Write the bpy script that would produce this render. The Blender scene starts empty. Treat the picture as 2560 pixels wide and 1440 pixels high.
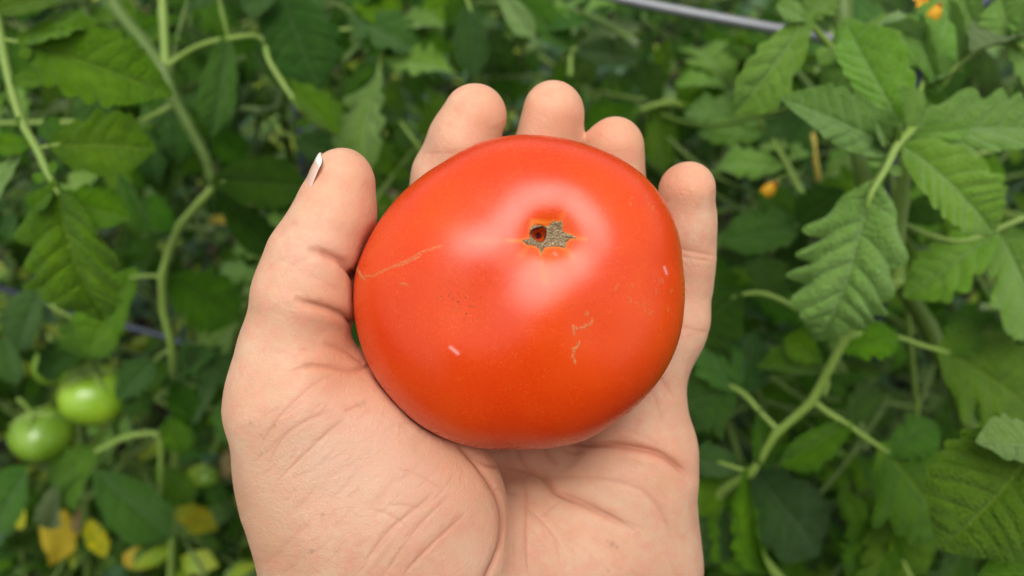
import bpy, math, random
import numpy as np
from mathutils import Vector, Matrix

SC = bpy.context.scene
COL = SC.collection
random.seed(7)
RNG = np.random.default_rng(7)

# ---------------------------------------------------------------- camera, world, sun, exposure
CAM_H = 1.25
PITCH = math.radians(50)
HFOV = math.radians(65)
cam_data = bpy.data.cameras.new('camera')
cam = bpy.data.objects.new('camera', cam_data)
COL.objects.link(cam)
cam.location = (0, 0, CAM_H)
cam.rotation_euler = (math.radians(90) - PITCH, 0, 0)
cam_data.sensor_width = 36
cam_data.lens = 18 / math.tan(HFOV / 2)
cam_data.clip_start = 0.01
cam_data.clip_end = 200
cam_data.dof.use_dof = True
cam_data.dof.focus_distance = 0.208
cam_data.dof.aperture_fstop = 9.2
SC.camera = cam

world = bpy.data.worlds.new('World')
SC.world = world
world.use_nodes = True
wn = world.node_tree
wn.nodes.clear()
sky = wn.nodes.new('ShaderNodeTexSky')
sky.sky_type = 'NISHITA'
sky.sun_disc = False
SUN_EL, SUN_AZ = math.radians(74), math.radians(185)      # azimuth clockwise from +Y
sky.sun_elevation = SUN_EL
sky.sun_rotation = SUN_AZ
sky.air_density = 1.0
sky.dust_density = 4.0
hs = wn.nodes.new('ShaderNodeHueSaturation')              # overcast: the blue washed out of the sky
hs.inputs['Saturation'].default_value = 0.02
bg = wn.nodes.new('ShaderNodeBackground')
bg.inputs['Strength'].default_value = 0.15
wo = wn.nodes.new('ShaderNodeOutputWorld')
wn.links.new(sky.outputs[0], hs.inputs['Color'])
wn.links.new(hs.outputs[0], bg.inputs[0])
wn.links.new(bg.outputs[0], wo.inputs[0])

sun_data = bpy.data.lights.new('sun', 'SUN')
sun_data.energy = 1.3
sun_data.angle = math.radians(42)
sun_data.color = (1.0, 0.93, 0.82)
sun = bpy.data.objects.new('sun', sun_data)
COL.objects.link(sun)
sdir = Vector((math.sin(SUN_AZ) * math.cos(SUN_EL), math.cos(SUN_AZ) * math.cos(SUN_EL), math.sin(SUN_EL)))
sun.rotation_euler = sdir.to_track_quat('Z', 'Y').to_euler()
sun.location = (0, -1, 3)

SC.view_settings.view_transform = 'Standard'
SC.view_settings.look = 'None'
SC.view_settings.gamma = 1
SC.view_settings.use_curve_mapping = False
SC.view_settings.exposure = 0.38
SC.render.engine = 'CYCLES'
SC.cycles.max_bounces = 8
SC.cycles.transparent_max_bounces = 8

# ---------------------------------------------------------------- measuring: photograph pixels (2560 wide) + metres of depth -> a place
KPX = 2 * math.tan(HFOV / 2) / 2560
RIGHT = Vector((1, 0, 0))
UP = Vector((0, math.sin(PITCH), math.cos(PITCH)))
FWD = Vector((0, math.cos(PITCH), -math.sin(PITCH)))
CAM = Vector((0, 0, CAM_H))
RM = np.array([RIGHT, UP, -FWD])                          # rows: camera axes in the world

def cs(u, v, d):                                          # camera-space point
    return np.array([(u - 1280) * KPX * d, (720 - v) * KPX * d, -d])

def at(u, v, d):
    return CAM + RIGHT * ((u - 1280) * KPX * d) + UP * ((720 - v) * KPX * d) + FWD * d

def to_world(p):
    return p @ RM + np.array(CAM)

# ---------------------------------------------------------------- object helpers
def tag(o, label=None, cat=None, group=None, kind=None):
    if label: o['label'] = label
    if cat: o['category'] = cat
    if group: o['group'] = group
    if kind: o['kind'] = kind
    return o

def mesh_np(name, verts, faces, uvs=None, smooth=True):
    """verts (n,3) array; faces (m,3|4) int array; uvs per vertex (n,2)"""
    me = bpy.data.meshes.new(name)
    verts = np.asarray(verts, dtype=np.float32)
    faces = np.asarray(faces, dtype=np.int32)
    k = faces.shape[1]
    me.vertices.add(len(verts)); me.vertices.foreach_set('co', verts.ravel())
    me.loops.add(faces.size); me.loops.foreach_set('vertex_index', faces.ravel())
    me.polygons.add(len(faces))
    me.polygons.foreach_set('loop_start', np.arange(0, faces.size, k, dtype=np.int32))
    me.update(calc_edges=True)
    if uvs is not None:
        l = me.uv_layers.new(name='UVMap')
        l.data.foreach_set('uv', np.asarray(uvs, dtype=np.float32)[faces.ravel()].ravel())
    me.polygons.foreach_set('use_smooth', np.full(len(faces), smooth, dtype=bool))
    me.update()
    return me

def link(name, me, mat=None, parent=None):
    o = bpy.data.objects.new(name, me)
    COL.objects.link(o)
    if mat is not None and me is not None and len(me.materials) == 0:
        me.materials.append(mat)
    if parent is not None:
        o.parent = parent
    return o

def add_attr(me, name, vals):
    a = me.attributes.new(name, 'FLOAT', 'POINT')
    a.data.foreach_set('value', np.asarray(vals, dtype=np.float32))

def seg_dist(px, py, pts):
    """distance of 2-D points to a polyline and the share of its length there"""
    best = np.full(px.shape, 1e9, dtype=np.float32); tt = np.zeros(px.shape, dtype=np.float32)
    lens = [math.dist(pts[i], pts[i + 1]) for i in range(len(pts) - 1)]
    tot = sum(lens); acc = 0
    for i, L in enumerate(lens):
        ax, ay = pts[i]; bx, by = pts[i + 1]
        dx, dy = bx - ax, by - ay
        h = np.clip(((px - ax) * dx + (py - ay) * dy) / (L * L), 0, 1)
        d = np.hypot(px - ax - h * dx, py - ay - h * dy)
        m = d < best
        best[m] = d[m]; tt[m] = ((acc + h * L) / tot)[m]
        acc += L
    return best, tt

def catmull(pts, n=6):
    pts = [np.array(p, dtype=float) for p in pts]
    if len(pts) < 3: 
        return [pts[0] + (pts[-1] - pts[0]) * i / n for i in range(n + 1)]
    P = [2 * pts[0] - pts[1]] + pts + [2 * pts[-1] - pts[-2]]
    out = []
    for i in range(1, len(P) - 2):
        for j in range(n):
            t = j / n
            out.append(0.5 * ((2 * P[i]) + (-P[i-1] + P[i+1]) * t + (2*P[i-1] - 5*P[i] + 4*P[i+1] - P[i+2]) * t*t
                              + (-P[i-1] + 3*P[i] - 3*P[i+1] + P[i+2]) * t**3))
    out.append(P[-2])
    return out

class MB:
    """collects tubes and sheets and links them as one mesh"""
    def __init__(s): s.v, s.f, s.uv, s.n = [], [], [], 0
    def add(s, v, f, uv=None):
        v = np.asarray(v, dtype=float)
        s.v.append(v); s.f.append(np.asarray(f) + s.n)
        s.uv.append(np.zeros((len(v), 2)) if uv is None else np.asarray(uv))
        s.n += len(v)
    def tube(s, pts, radii, n=10, cap=True):
        pts = [np.array(p, dtype=float) for p in pts]
        m = len(pts)
        if not hasattr(radii, '__len__'): radii = [radii] * m
        up = np.array([0.31, 0.17, 0.93]); vs = []; uv = []
        t0 = pts[1] - pts[0]; a = np.cross(t0, up); a /= np.linalg.norm(a)
        L = 0
        for i in range(m):
            t = pts[min(i + 1, m - 1)] - pts[max(i - 1, 0)]
            t = t / (np.linalg.norm(t) + 1e-12)
            a = a - t * a.dot(t); a /= np.linalg.norm(a); b = np.cross(t, a)
            if i: L += np.linalg.norm(pts[i] - pts[i-1])
            for k in range(n):
                w = 2 * math.pi * k / n
                vs.append(pts[i] + radii[i] * (a * math.cos(w) + b * math.sin(w))); uv.append((k / n, L * 10))
        f = [(i*n + k, i*n + (k+1) % n, (i+1)*n + (k+1) % n, (i+1)*n + k) for i in range(m-1) for k in range(n)]
        if cap:
            for i, sgn in ((0, -1), (m - 1, 1)):
                c = len(vs); vs.append(pts[i] + (pts[i] - pts[i - sgn]) / (np.linalg.norm(pts[i] - pts[i - sgn]) + 1e-12) * radii[i] * .7); uv.append((0, 0))
                for k in range(n):
                    q = (i*n + k, i*n + (k+1) % n, c, c)
                    f.append(q)
        s.add(vs, f, uv)
    def mesh(s, name):
        v = np.concatenate(s.v); f = np.concatenate(s.f); uv = np.concatenate(s.uv)
        deg = f[:, 2] == f[:, 3]
        me = bpy.data.meshes.new(name)
        quads, tris = f[~deg], f[deg][:, :3]
        loops = np.concatenate([quads.ravel(), tris.ravel()]).astype(np.int32)
        starts = np.concatenate([np.arange(len(quads)) * 4, len(quads) * 4 + np.arange(len(tris)) * 3]).astype(np.int32)
        me.vertices.add(len(v)); me.vertices.foreach_set('co', v.astype(np.float32).ravel())
        me.loops.add(len(loops)); me.loops.foreach_set('vertex_index', loops)
        me.polygons.add(len(starts)); me.polygons.foreach_set('loop_start', starts)
        me.update(calc_edges=True)
        l = me.uv_layers.new(name='UVMap'); l.data.foreach_set('uv', uv[loops].astype(np.float32).ravel())
        me.polygons.foreach_set('use_smooth', np.ones(len(starts), dtype=bool))
        me.update()
        return me
    def build(s, name, mat, parent=None, origin=None):
        if origin is not None:
            s.v = [v - np.array(origin) for v in s.v]
        o = link(name, s.mesh(name), mat, parent)
        if origin is not None: o.location = origin
        return o

# ---------------------------------------------------------------- materials
class NT:
    def __init__(s, name):
        s.m = bpy.data.materials.new(name); s.m.use_nodes = True
        s.t = s.m.node_tree; s.t.nodes.clear()
        s.out = s.n('ShaderNodeOutputMaterial')
    def n(s, typ, ins=None, **props):
        nd = s.t.nodes.new(typ)
        for k, v in props.items(): setattr(nd, k, v)
        for k, v in (ins or {}).items(): s.set(nd, k, v)
        return nd
    def set(s, nd, k, v):
        if isinstance(v, bpy.types.NodeSocket): s.t.links.new(v, nd.inputs[k])
        elif isinstance(v, bpy.types.Node): s.t.links.new(v.outputs[0], nd.inputs[k])
        else: nd.inputs[k].default_value = v
    def math(s, op, a, b=None, c=None, clamp=False):
        nd = s.n('ShaderNodeMath', operation=op, use_clamp=clamp)
        s.set(nd, 0, a)
        if b is not None: s.set(nd, 1, b)
        if c is not None: s.set(nd, 2, c)
        return nd
    def mix(s, fac, a, b, mode='MIX'):
        nd = s.n('ShaderNodeMix', data_type='RGBA', blend_type=mode)
        s.set(nd, 0, fac)
        for k, v in ((6, a), (7, b)):
            if isinstance(v, (bpy.types.NodeSocket, bpy.types.Node)): s.set(nd, k, v)
            else: nd.inputs[k].default_value = (*v, 1) if len(v) == 3 else v
        return nd.outputs[2]
    def ramp(s, fac, stops):
        nd = s.n('ShaderNodeValToRGB'); s.set(nd, 0, fac)
        e = nd.color_ramp.elements
        while len(e) < len(stops): e.new(0.5)
        for i, (p, c) in enumerate(stops):
            e[i].position = p; e[i].color = (*c, 1) if hasattr(c, '__len__') else (c, c, c, 1)
        return nd.outputs[0]
    def attr(s, name):
        return s.n('ShaderNodeAttribute', attribute_name=name).outputs['Fac']
    def coord(s, which='Object'):
        return s.n('ShaderNodeTexCoord').outputs[which]
    def noise(s, scale, detail=3, rough=.55, vec=None, dist=0):
        nd = s.n('ShaderNodeTexNoise', {'Scale': scale, 'Detail': detail, 'Roughness': rough, 'Distortion': dist})
        if vec is not None: s.set(nd, 'Vector', vec)
        return nd.outputs[0]
    def bump(s, h, dist, strength=1.0, normal=None):
        nd = s.n('ShaderNodeBump', {'Strength': strength, 'Distance': dist}); s.set(nd, 'Height', h)
        if normal is not None: s.set(nd, 'Normal', normal)
        return nd.outputs[0]
    def bsdf(s, color, rough=.5, normal=None, link_out=True, **kw):
        nd = s.n('ShaderNodeBsdfPrincipled')
        if isinstance(color, (bpy.types.NodeSocket, bpy.types.Node)): s.set(nd, 'Base Color', color)
        else: nd.inputs['Base Color'].default_value = (*color, 1)
        s.set(nd, 'Roughness', rough)
        if normal is not None: s.set(nd, 'Normal', normal)
        for k, v in kw.items(): s.set(nd, k.replace('_', ' '), v)
        if link_out: s.t.links.new(nd.outputs[0], s.out.inputs[0])
        return nd

# ================================================================ ripe tomato
T_D = 0.2185
T0 = (1338, 700)
OUTL = [(1290,342),(1200,360),(1110,408),(1040,456),(962,538),(915,618),(889,690),(887,780),(904,862),(934,932),(985,1000),
        (1045,1056),(1110,1092),(1170,1112),(1280,1119),(1380,1116),(1450,1101),(1530,1056),(1600,1000),(1652,935),(1690,855),(1704,770),
        (1700,660),(1688,580),(1652,500),(1602,440),(1540,398),(1460,366),(1370,345)]
_a = np.array([math.atan2(-(y - T0[1]), x - T0[0]) for x, y in OUTL]); _r = np.array([math.hypot(x - T0[0], y - T0[1]) for x, y in OUTL])
_o = np.argsort(_a); _a, _r = _a[_o], _r[_o]
_ang = np.linspace(-math.pi, math.pi, 721)
_rad = np.interp(_ang, np.concatenate([_a - 2*math.pi, _a, _a + 2*math.pi]), np.tile(_r, 3))
_ker = np.exp(-(np.arange(-24, 25) / 5.5) ** 2); _ker /= _ker.sum()
_rad = np.convolve(np.concatenate([_rad[-25:-1], _rad, _rad[1:25]]), _ker, 'valid')[:721]
TC = cs(T0[0], T0[1], T_D)
T_SH = 0.985                                              # perspective: the outline lies a little in front of the middle
DF, DB, EXPO = 0.0290, 0.0270, 2.7
SCAR = (1377, 592)

def t_radius(th):
    return np.interp(th, _ang, _rad) * KPX * T_D * T_SH

def t_surface(th, ph):
    """th screen angle, ph 0 at the side facing the lens .. pi at the back -> camera-space points"""
    R = t_radius(th)
    s, c = np.sin(ph), np.cos(ph)
    rho = np.abs(s) ** (2 / EXPO)
    z = np.where(c >= 0, DF, DB) * np.sign(c) * np.abs(c) ** (2 / EXPO)
    x = TC[0] + R * rho * np.cos(th); y = TC[1] + R * rho * np.sin(th)
    front = np.clip(c * 2.5, 0, 1)
    d = T_D - np.maximum(z, 0)
    u = x / (KPX * d) + 1280; v = 720 - y / (KPX * d)
    ds = np.hypot(u - SCAR[0], (v - SCAR[1]) * 1.15)
    az = np.arctan2(v - SCAR[1], u - SCAR[0])
    dent = -0.0022 * np.exp(-(ds / 46) ** 2) - 0.0014 * np.exp(-(ds / 110) ** 2)
    dent += 0.0001 * np.exp(-((ds - 165) / 95) ** 2)
    lob = (np.cos(az * 4 + 0.9) * .7 + np.cos(az * 3 + 2.1) * .5) * 0.00035 * np.exp(-((ds - 210) / 150) ** 2) * np.clip(ds / 60, 0, 1)
    # broad shoulders and hollows that make the outline lumpy
    def g(a, b, r): return np.exp(-((u - a) ** 2 + (v - b) ** 2) / (r * r))
    bump = 0.0010 * g(1080, 620, 150) - 0.0004 * g(1210, 830, 80) + 0.0012 * g(1330, 830, 120) \
        + 0.0012 * g(1560, 640, 120) - 0.0006 * g(1490, 830, 80) - 0.0010 * g(1190, 480, 90) + 0.0009 * g(1450, 430, 90) \
        + 0.0007 * g(1130, 880, 90)
    z = z + (dent + lob + bump) * front
    return np.stack([x, y, TC[2] + z], -1), u, v

def t_sdf(P):
    """rough signed distance to the tomato, camera space"""
    q = P - TC
    rho = np.hypot(q[..., 0], q[..., 1]); th = np.arctan2(q[..., 1], q[..., 0])
    R = t_radius(th); D = np.where(q[..., 2] > 0, DF, DB)
    g = ((rho / R) ** EXPO + (np.abs(q[..., 2]) / D) ** EXPO) ** (1 / EXPO)
    n = np.sqrt(rho ** 2 + q[..., 2] ** 2)
    return n * (1 - 1 / np.maximum(g, 1e-3))

def tomato_material():
    k = NT('ripe tomato skin')
    co = k.coord()
    big = k.noise(38, 3, .5, co)
    base = k.ramp(big, [(.30, (.62, .040, .0025)), (.55, (.66, .055, .003)), (.78, (.70, .075, .004))])
    yel = k.attr('yellow')
    n2 = k.noise(420, 3, .7, co)
    yf = k.math('MULTIPLY', yel, k.math('MULTIPLY_ADD', n2, 1.0, .45), clamp=True)
    base = k.mix(yf, base, (.84, .25, .03))
    # golden flecks under the skin
    vo = k.n('ShaderNodeTexVoronoi', {'Scale': 1800.0, 'Randomness': 1.0}); k.set(vo, 'Vector', co)
    fl = k.ramp(vo.outputs['Distance'], [(.10, 1), (.26, 0)])
    fm = k.ramp(k.noise(130, 3, .6, co), [(.38, 0.1), (.62, .8)])
    base = k.mix(k.math('MULTIPLY', fl, fm), base, (.90, .21, .03))
    cork = k.attr('cork')
    cn = k.noise(2600, 3, .8, co)
    cm = k.math('MULTIPLY', cork, k.ramp(cn, [(.44, 0), (.54, 1)]), clamp=True)
    base = k.mix(cm, base, (.54, .26, .09))
    wh = k.attr('pale')
    base = k.mix(k.math('MULTIPLY', wh, .8), base, (.80, .36, .32))
    dk = k.attr('dark')
    dn = k.ramp(k.noise(1900, 2, .6, co), [(.60, 0), (.66, 1)])
    base = k.mix(k.math('MULTIPLY', k.math('MULTIPLY', dk, dn), .8), base, (.16, .03, .012))
    rough = k.math('MULTIPLY_ADD', cm, .35, k.math('MULTIPLY_ADD', k.noise(160, 5, .7, co), .16, .20))
    h = k.math('ADD', k.math('MULTIPLY', k.noise(900, 3, .6, co), .35), k.math('MULTIPLY', cm, 1.2))
    h = k.math('ADD', h, k.math('MULTIPLY', fl, .25))
    nm = k.bump(h, 0.00012, .5)
    k.bsdf(base, rough, nm, Subsurface_Weight=.15, Subsurface_Radius=(1.0, .18, .06), Subsurface_Scale=.003, **{'Specular_IOR_Level': .40, 'Coat_Weight': .0, 'Coat_Roughness': .22})
    return k.m

def cork_material():
    k = NT('corky stem scar')
    co = k.coord()
    vo = k.n('ShaderNodeTexVoronoi', {'Scale': 1500.0}, feature='DISTANCE_TO_EDGE'); k.set(vo, 'Vector', co)
    n = k.noise(1200, 4, .7, co)
    base = k.ramp(n, [(.3, (.22, .145, .075)), (.5, (.40, .29, .165)), (.7, (.55, .44, .28))])
    base = k.mix(k.math('MULTIPLY', k.ramp(vo.outputs['Distance'], [(.0, 1), (.12, 0)]), .7), base, (.15, .075, .03))
    base = k.mix(k.attr('pit'), base, (.17, .010, .008))
    rough = k.math('MULTIPLY_ADD', k.attr('pit'), -.45, .85)
    h = k.math('ADD', n, k.ramp(vo.outputs['Distance'], [(.0, 0), (.2, .8)]))
    k.bsdf(base, rough, k.bump(h, .0004, .8))
    return k.m

def in_poly(px, py, poly):
    ins = np.zeros(px.shape, bool)
    j = len(poly) - 1
    for i in range(len(poly)):
        xi, yi = poly[i]; xj, yj = poly[j]
        c = ((yi > py) != (yj > py)) & (px < (xj - xi) * (py - yi) / (yj - yi + 1e-9) + xi)
        ins ^= c; j = i
    return ins

STAR = [(1000 + x / 2.571, 440 + y / 2.571) for x, y in
        [(842,330),(862,318),(905,322),(955,325),(968,308),(988,290),(1012,298),(1034,288),(1042,310),(1038,340),(1056,366),(1072,372),(1096,378),(1128,397),
         (1088,404),(1068,425),(1058,462),(1030,452),(985,450),(950,455),(922,462),(910,500),(898,466),(868,446),(842,442),(818,440),(788,415),(818,408),(842,400),(838,368)]]
HOLE = (1348, 585)

def build_tomato():
    NA, NP = 840, 420
    th = np.linspace(-math.pi, math.pi, NA, endpoint=False)
    w = np.linspace(1e-5, 1, NP)
    ph = math.pi * (w ** 1.0)
    TH, PH = np.meshgrid(th, ph)
    P, u, v = t_surface(TH, PH)
    front = (PH < math.pi / 2)
    hole = np.hypot(u - HOLE[0], (v - HOLE[1])) / 19.0
    P[..., 2] -= np.where(front, 0.0042 * np.clip(1.25 - hole, 0, 1) ** .6 * (hole < 1.25), 0)
    V = P.reshape(-1, 3); uu = u.ravel(); vv = v.ravel(); fr = front.ravel()
    idx = np.arange(NA * NP).reshape(NP, NA)
    a, b = idx[:-1], idx[1:]
    F = np.stack([a, np.roll(a, -1, 1), np.roll(b, -1, 1), b], -1)[:-1].reshape(-1, 4)
    org = TC @ RM + np.array(CAM)
    # the poles: fill with a small fan of quads by closing on ring 1
    keep = np.ones(len(V), bool)
    W = to_world(V) - org
    me = mesh_np('tomato_skin', W, F[:, ::-1])
    # marks that the fruit itself carries
    m = fr
    def line(pts, wpx, amp=1.0):
        d, t = seg_dist(uu, vv, pts)
        return np.where(m, np.exp(-(d / wpx) ** 2) * amp, 0)
    cork = np.zeros(len(V)); rj = np.random.default_rng(3)
    def jag(pts, wpx, amp):
        nonlocal cork
        q = []
        for i in range(len(pts) - 1):
            for j in range(4):
                t = j / 4; q.append((pts[i][0] + (pts[i+1][0]-pts[i][0])*t + rj.normal(0, 1.2), pts[i][1] + (pts[i+1][1]-pts[i][1])*t + rj.normal(0, 1.2)))
        q.append(pts[-1]); cork = np.maximum(cork, line(q, wpx, amp))
    jag([(1102,617),(1080,622),(1048,634),(1020,650),(985,665),(955,680),(930,690),(905,692)], 1.7, .95)
    jag([(1052,640),(1030,652),(1005,664),(975,670)], 1.5, .9)
    jag([(908,697),(897,682),(891,664)], 3.2, 1.1)
    jag([(1020,711),(1000,708)], 2.2, .8)
    jag([(1482,797),(1476,810),(1463,814),(1456,820),(1440,822),(1434,816),(1434,836)], 2.4, 1.0)
    jag([(1448,856),(1444,866),(1433,872),(1432,888),(1437,906)], 2.8, 1.1)
    jag([(1468,782),(1465,784)], 4, 1)
    for _ in range(22):
        a0, b0 = rj.uniform(1540, 1690), rj.uniform(690, 790)
        if rj.random() < .5: a0, b0 = rj.uniform(1560, 1650), rj.uniform(425, 520)
        w_ = rj.uniform(-2, 2); jag([(a0, b0), (a0 + w_ * 2, b0 + rj.uniform(4, 12))], 1.6, .7)
    # rough rim at the upper right edge
    add_attr(me, 'cork', cork)
    pale = line([(1127, 868), (1145, 883)], 4.2, 1.0) + line([(1386, 632), (1392, 637)], 3, .6) + line([(1660, 668), (1666, 684)], 3, .9)
    add_attr(me, 'pale', np.clip(pale, 0, 1))
    yel = np.zeros(len(V))
    for pts, w_, a_ in (([(1312,602),(1268,601)], 5, .55), ([(1425,594),(1466,597)], 5, .6), ([(1354,630),(1357,668),(1362,700)], 12, .32), ([(1408,615),(1432,640)], 10, .35),
                        ([(1322,616),(1302,640)], 11, .3), ([(1330,560),(1332,552),(1380,556)], 7, .7), ([(1400,555),(1410,535)], 9, .3), ([(1180,604),(1312,602)], 8, .16)):
        yel = np.maximum(yel, line(pts, w_, a_))
    sd, _ = seg_dist(uu, vv, STAR + [STAR[0]])
    yel = np.maximum(yel, np.where(m, np.exp(-(sd / 6.0) ** 2) * .75, 0))
    yel = np.maximum(yel, np.where(m, np.exp(-(np.hypot(uu - 1375, (vv - 615)) / 75) ** 2) * .26, 0))
    add_attr(me, 'yellow', yel)
    dark = np.where(m, np.exp(-(((uu - 1145) / 60) ** 2 + ((vv - 760) / 75) ** 2)) + .6 * np.exp(-(((uu - 1375) / 70) ** 2 + ((vv - 762) / 16) ** 2)), 0)
    add_attr(me, 'dark', np.clip(dark, 0, 1))
    o = link('ripe_tomato', me, tomato_material()); o.location = org
    tag(o, 'large ripe red beefsteak tomato with a corky stem scar resting in the open hand', 'tomato')
    # ---- stem scar, a rough patch of its own
    n = 110
    gx = np.linspace(1300, 1444, n); gy = np.linspace(545, 642, int(n * .68))
    GX, GY = np.meshgrid(gx, gy)
    th2 = np.arctan2(-(GY - T0[1]), GX - T0[0])
    # solve for the tomato surface under each pixel
    ph2 = np.full(GX.shape, .3)
    for _ in range(14):
        P0, u0, v0 = t_surface(th2, ph2)
        d0 = -P0[..., 2]
        r_now = np.hypot(P0[..., 0] / (KPX * d0) + 1280 - T0[0], P0[..., 1] / (KPX * d0) - (720 - T0[1]))
        # re-aim the angle as well: perspective shifts it a little
        a_now = np.arctan2(P0[..., 1] / (KPX * d0) - (720 - T0[1]), P0[..., 0] / (KPX * d0) + 1280 - T0[0])
        tgt = np.hypot(GX - T0[0], GY - T0[1])
        ph2 = np.clip(ph2 * (tgt / np.maximum(r_now, 1e-6)) ** 1.0, 1e-4, 1.5)
        th2 = th2 + (np.arctan2(-(GY - T0[1]), GX - T0[0]) - a_now)
    P0, _, _ = t_surface(th2, ph2)
    inside = in_poly(GX, GY, STAR)
    sdist, _ = seg_dist(GX, GY, STAR + [STAR[0]])
    edge = np.where(inside, sdist, -sdist)
    rr = np.random.default_rng(5)
    rough = rr.normal(0, 1, GX.shape)
    rough = (rough + np.roll(rough, 1, 0) + np.roll(rough, 1, 1) + np.roll(rough, (1, 1), (0, 1))) / 4
    lift = np.clip(edge / 4.0, -1, 1) * .00035 + rough * .00022
    hd = np.hypot(GX - HOLE[0], (GY - HOLE[1]) * 1.02)
    hang = np.arctan2(GY - HOLE[1], GX - HOLE[0])
    hd = hd * (1 + .12 * np.sin(3 * hang + 1))
    pit = np.clip((19.5 - hd) / 4.0, 0, 1)
    lift = lift - pit * .0042
    P0[..., 2] += lift + .00015
    idx = np.arange(GX.size).reshape(GX.shape)
    q = np.stack([idx[:-1, :-1], idx[1:, :-1], idx[1:, 1:], idx[:-1, 1:]], -1).reshape(-1, 4)
    ok = (edge.ravel()[q] > -2.0).all(1)
    q = q[ok]
    used, inv = np.unique(q, return_inverse=True)
    me2 = mesh_np('stem_scar', (to_world(P0.reshape(-1, 3)) - org)[used], inv.reshape(-1, 4))
    add_attr(me2, 'pit', np.clip((21 - hd.ravel()) / 3, 0, 1)[used])
    link('stem_scar', me2, cork_material(), o)
    return o

tomato = build_tomato()

# ================================================================ the open hand: one continuous skin grown from a distance field
def surface_nets(f, org, h):
    ins = f < 0
    nx, ny, nz = f.shape
    c = np.zeros((nx-1, ny-1, nz-1), np.uint8)
    for dx in (0, 1):
        for dy in (0, 1):
            for dz in (0, 1):
                c += ins[dx:nx-1+dx, dy:ny-1+dy, dz:nz-1+dz]
    act = (c > 0) & (c < 8)
    I, J, K = np.nonzero(act)
    vid = np.full(c.shape, -1, np.int32); vid[I, J, K] = np.arange(len(I))
    S = np.zeros((len(I), 3)); N = np.zeros(len(I))
    cor = [(0,0,0),(1,0,0),(0,1,0),(1,1,0),(0,0,1),(1,0,1),(0,1,1),(1,1,1)]
    for a in range(8):
        for ax in range(3):
            b = list(cor[a])
            if b[ax]: continue
            b[ax] = 1
            A = cor[a]
            fa = f[I+A[0], J+A[1], K+A[2]]; fb = f[I+b[0], J+b[1], K+b[2]]
            m = (fa < 0) != (fb < 0)
            t = np.where(m, fa / np.where(m, fa - fb, 1), 0)
            pt = np.array(A, float)[None] + t[:, None] * (np.array(b, float) - np.array(A, float))[None]
            S[m] += pt[m]; N[m] += 1
    V = (np.stack([I, J, K], -1) + S / N[:, None]) * h + org
    quads = []
    for ax in range(3):
        sl0 = [slice(None)] * 3; sl1 = [slice(None)] * 3
        sl0[ax] = slice(0, -1); sl1[ax] = slice(1, None)
        a = ins[tuple(sl0)]; b = ins[tuple(sl1)]
        ed = a != b
        o1, o2 = [(1, 2), (2, 0), (0, 1)][ax]
        E = np.stack(np.nonzero(ed), -1)
        ok = (E[:, o1] > 0) & (E[:, o2] > 0) & (E[:, o1] < f.shape[o1]-1) & (E[:, o2] < f.shape[o2]-1)
        E = E[ok]
        def cell(d1, d2):
            q = E.copy(); q[:, o1] -= d1; q[:, o2] -= d2
            return vid[q[:, 0], q[:, 1], q[:, 2]]
        Q = np.stack([cell(1, 1), cell(0, 1), cell(0, 0), cell(1, 0)], -1)
        flip = ~a[E[:, 0], E[:, 1], E[:, 2]]
        Q[flip] = Q[flip][:, ::-1]
        quads.append(Q)
    return V, np.concatenate(quads)

def smin(a, b, k):
    h = np.maximum(k - np.abs(a - b), 0) / k
    return np.minimum(a, b) - h * h * k * .25

VOX = 0.0007
LO = np.array([-0.088, -0.275, -0.292]); HI = np.array([0.062, 0.068, -0.165])
GN = np.ceil((HI - LO) / VOX).astype(int)
AX = [(LO[i] + np.arange(GN[i]) * VOX).astype(np.float32) for i in range(3)]

def prim(field, a, b, k):
    """blend one tapered capsule a->b into a field; a = (u, v, depth, radius px, flatten)"""
    fa = a[4] if len(a) > 4 else 1.0; fb = b[4] if len(b) > 4 else 1.0
    A = cs(*a[:3]); B = cs(*b[:3]); ra = a[3] * KPX * a[2]; rb = b[3] * KPX * b[2]
    lo = np.minimum(A - ra, B - rb) - .014; hi = np.maximum(A + ra, B + rb) + .014
    i0 = np.clip(((lo - LO) / VOX).astype(int), 0, GN); i1 = np.clip(((hi - LO) / VOX).astype(int) + 1, 0, GN)
    if (i1 <= i0).any(): return
    X = AX[0][i0[0]:i1[0]][:, None, None]; Y = AX[1][i0[1]:i1[1]][None, :, None]; Z = AX[2][i0[2]:i1[2]][None, None, :]
    ba = B - A; L2 = max(float(ba @ ba), 1e-9)
    h = np.clip(((X - A[0]) * ba[0] + (Y - A[1]) * ba[1] + (Z - A[2]) * ba[2]) / L2, 0, 1)
    fl = fa + h * (fb - fa)
    d = np.sqrt((X - A[0] - h*ba[0])**2 + (Y - A[1] - h*ba[1])**2 + ((Z - A[2] - h*ba[2]) * fl)**2) - (ra + h * (rb - ra))
    s = (slice(i0[0], i1[0]), slice(i0[1], i1[1]), slice(i0[2], i1[2]))
    field[s] = smin(field[s], d.astype(np.float32), k)

def chain(field, pts, k):
    for p, q in zip(pts[:-1], pts[1:]): prim(field, p, q, k)

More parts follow.
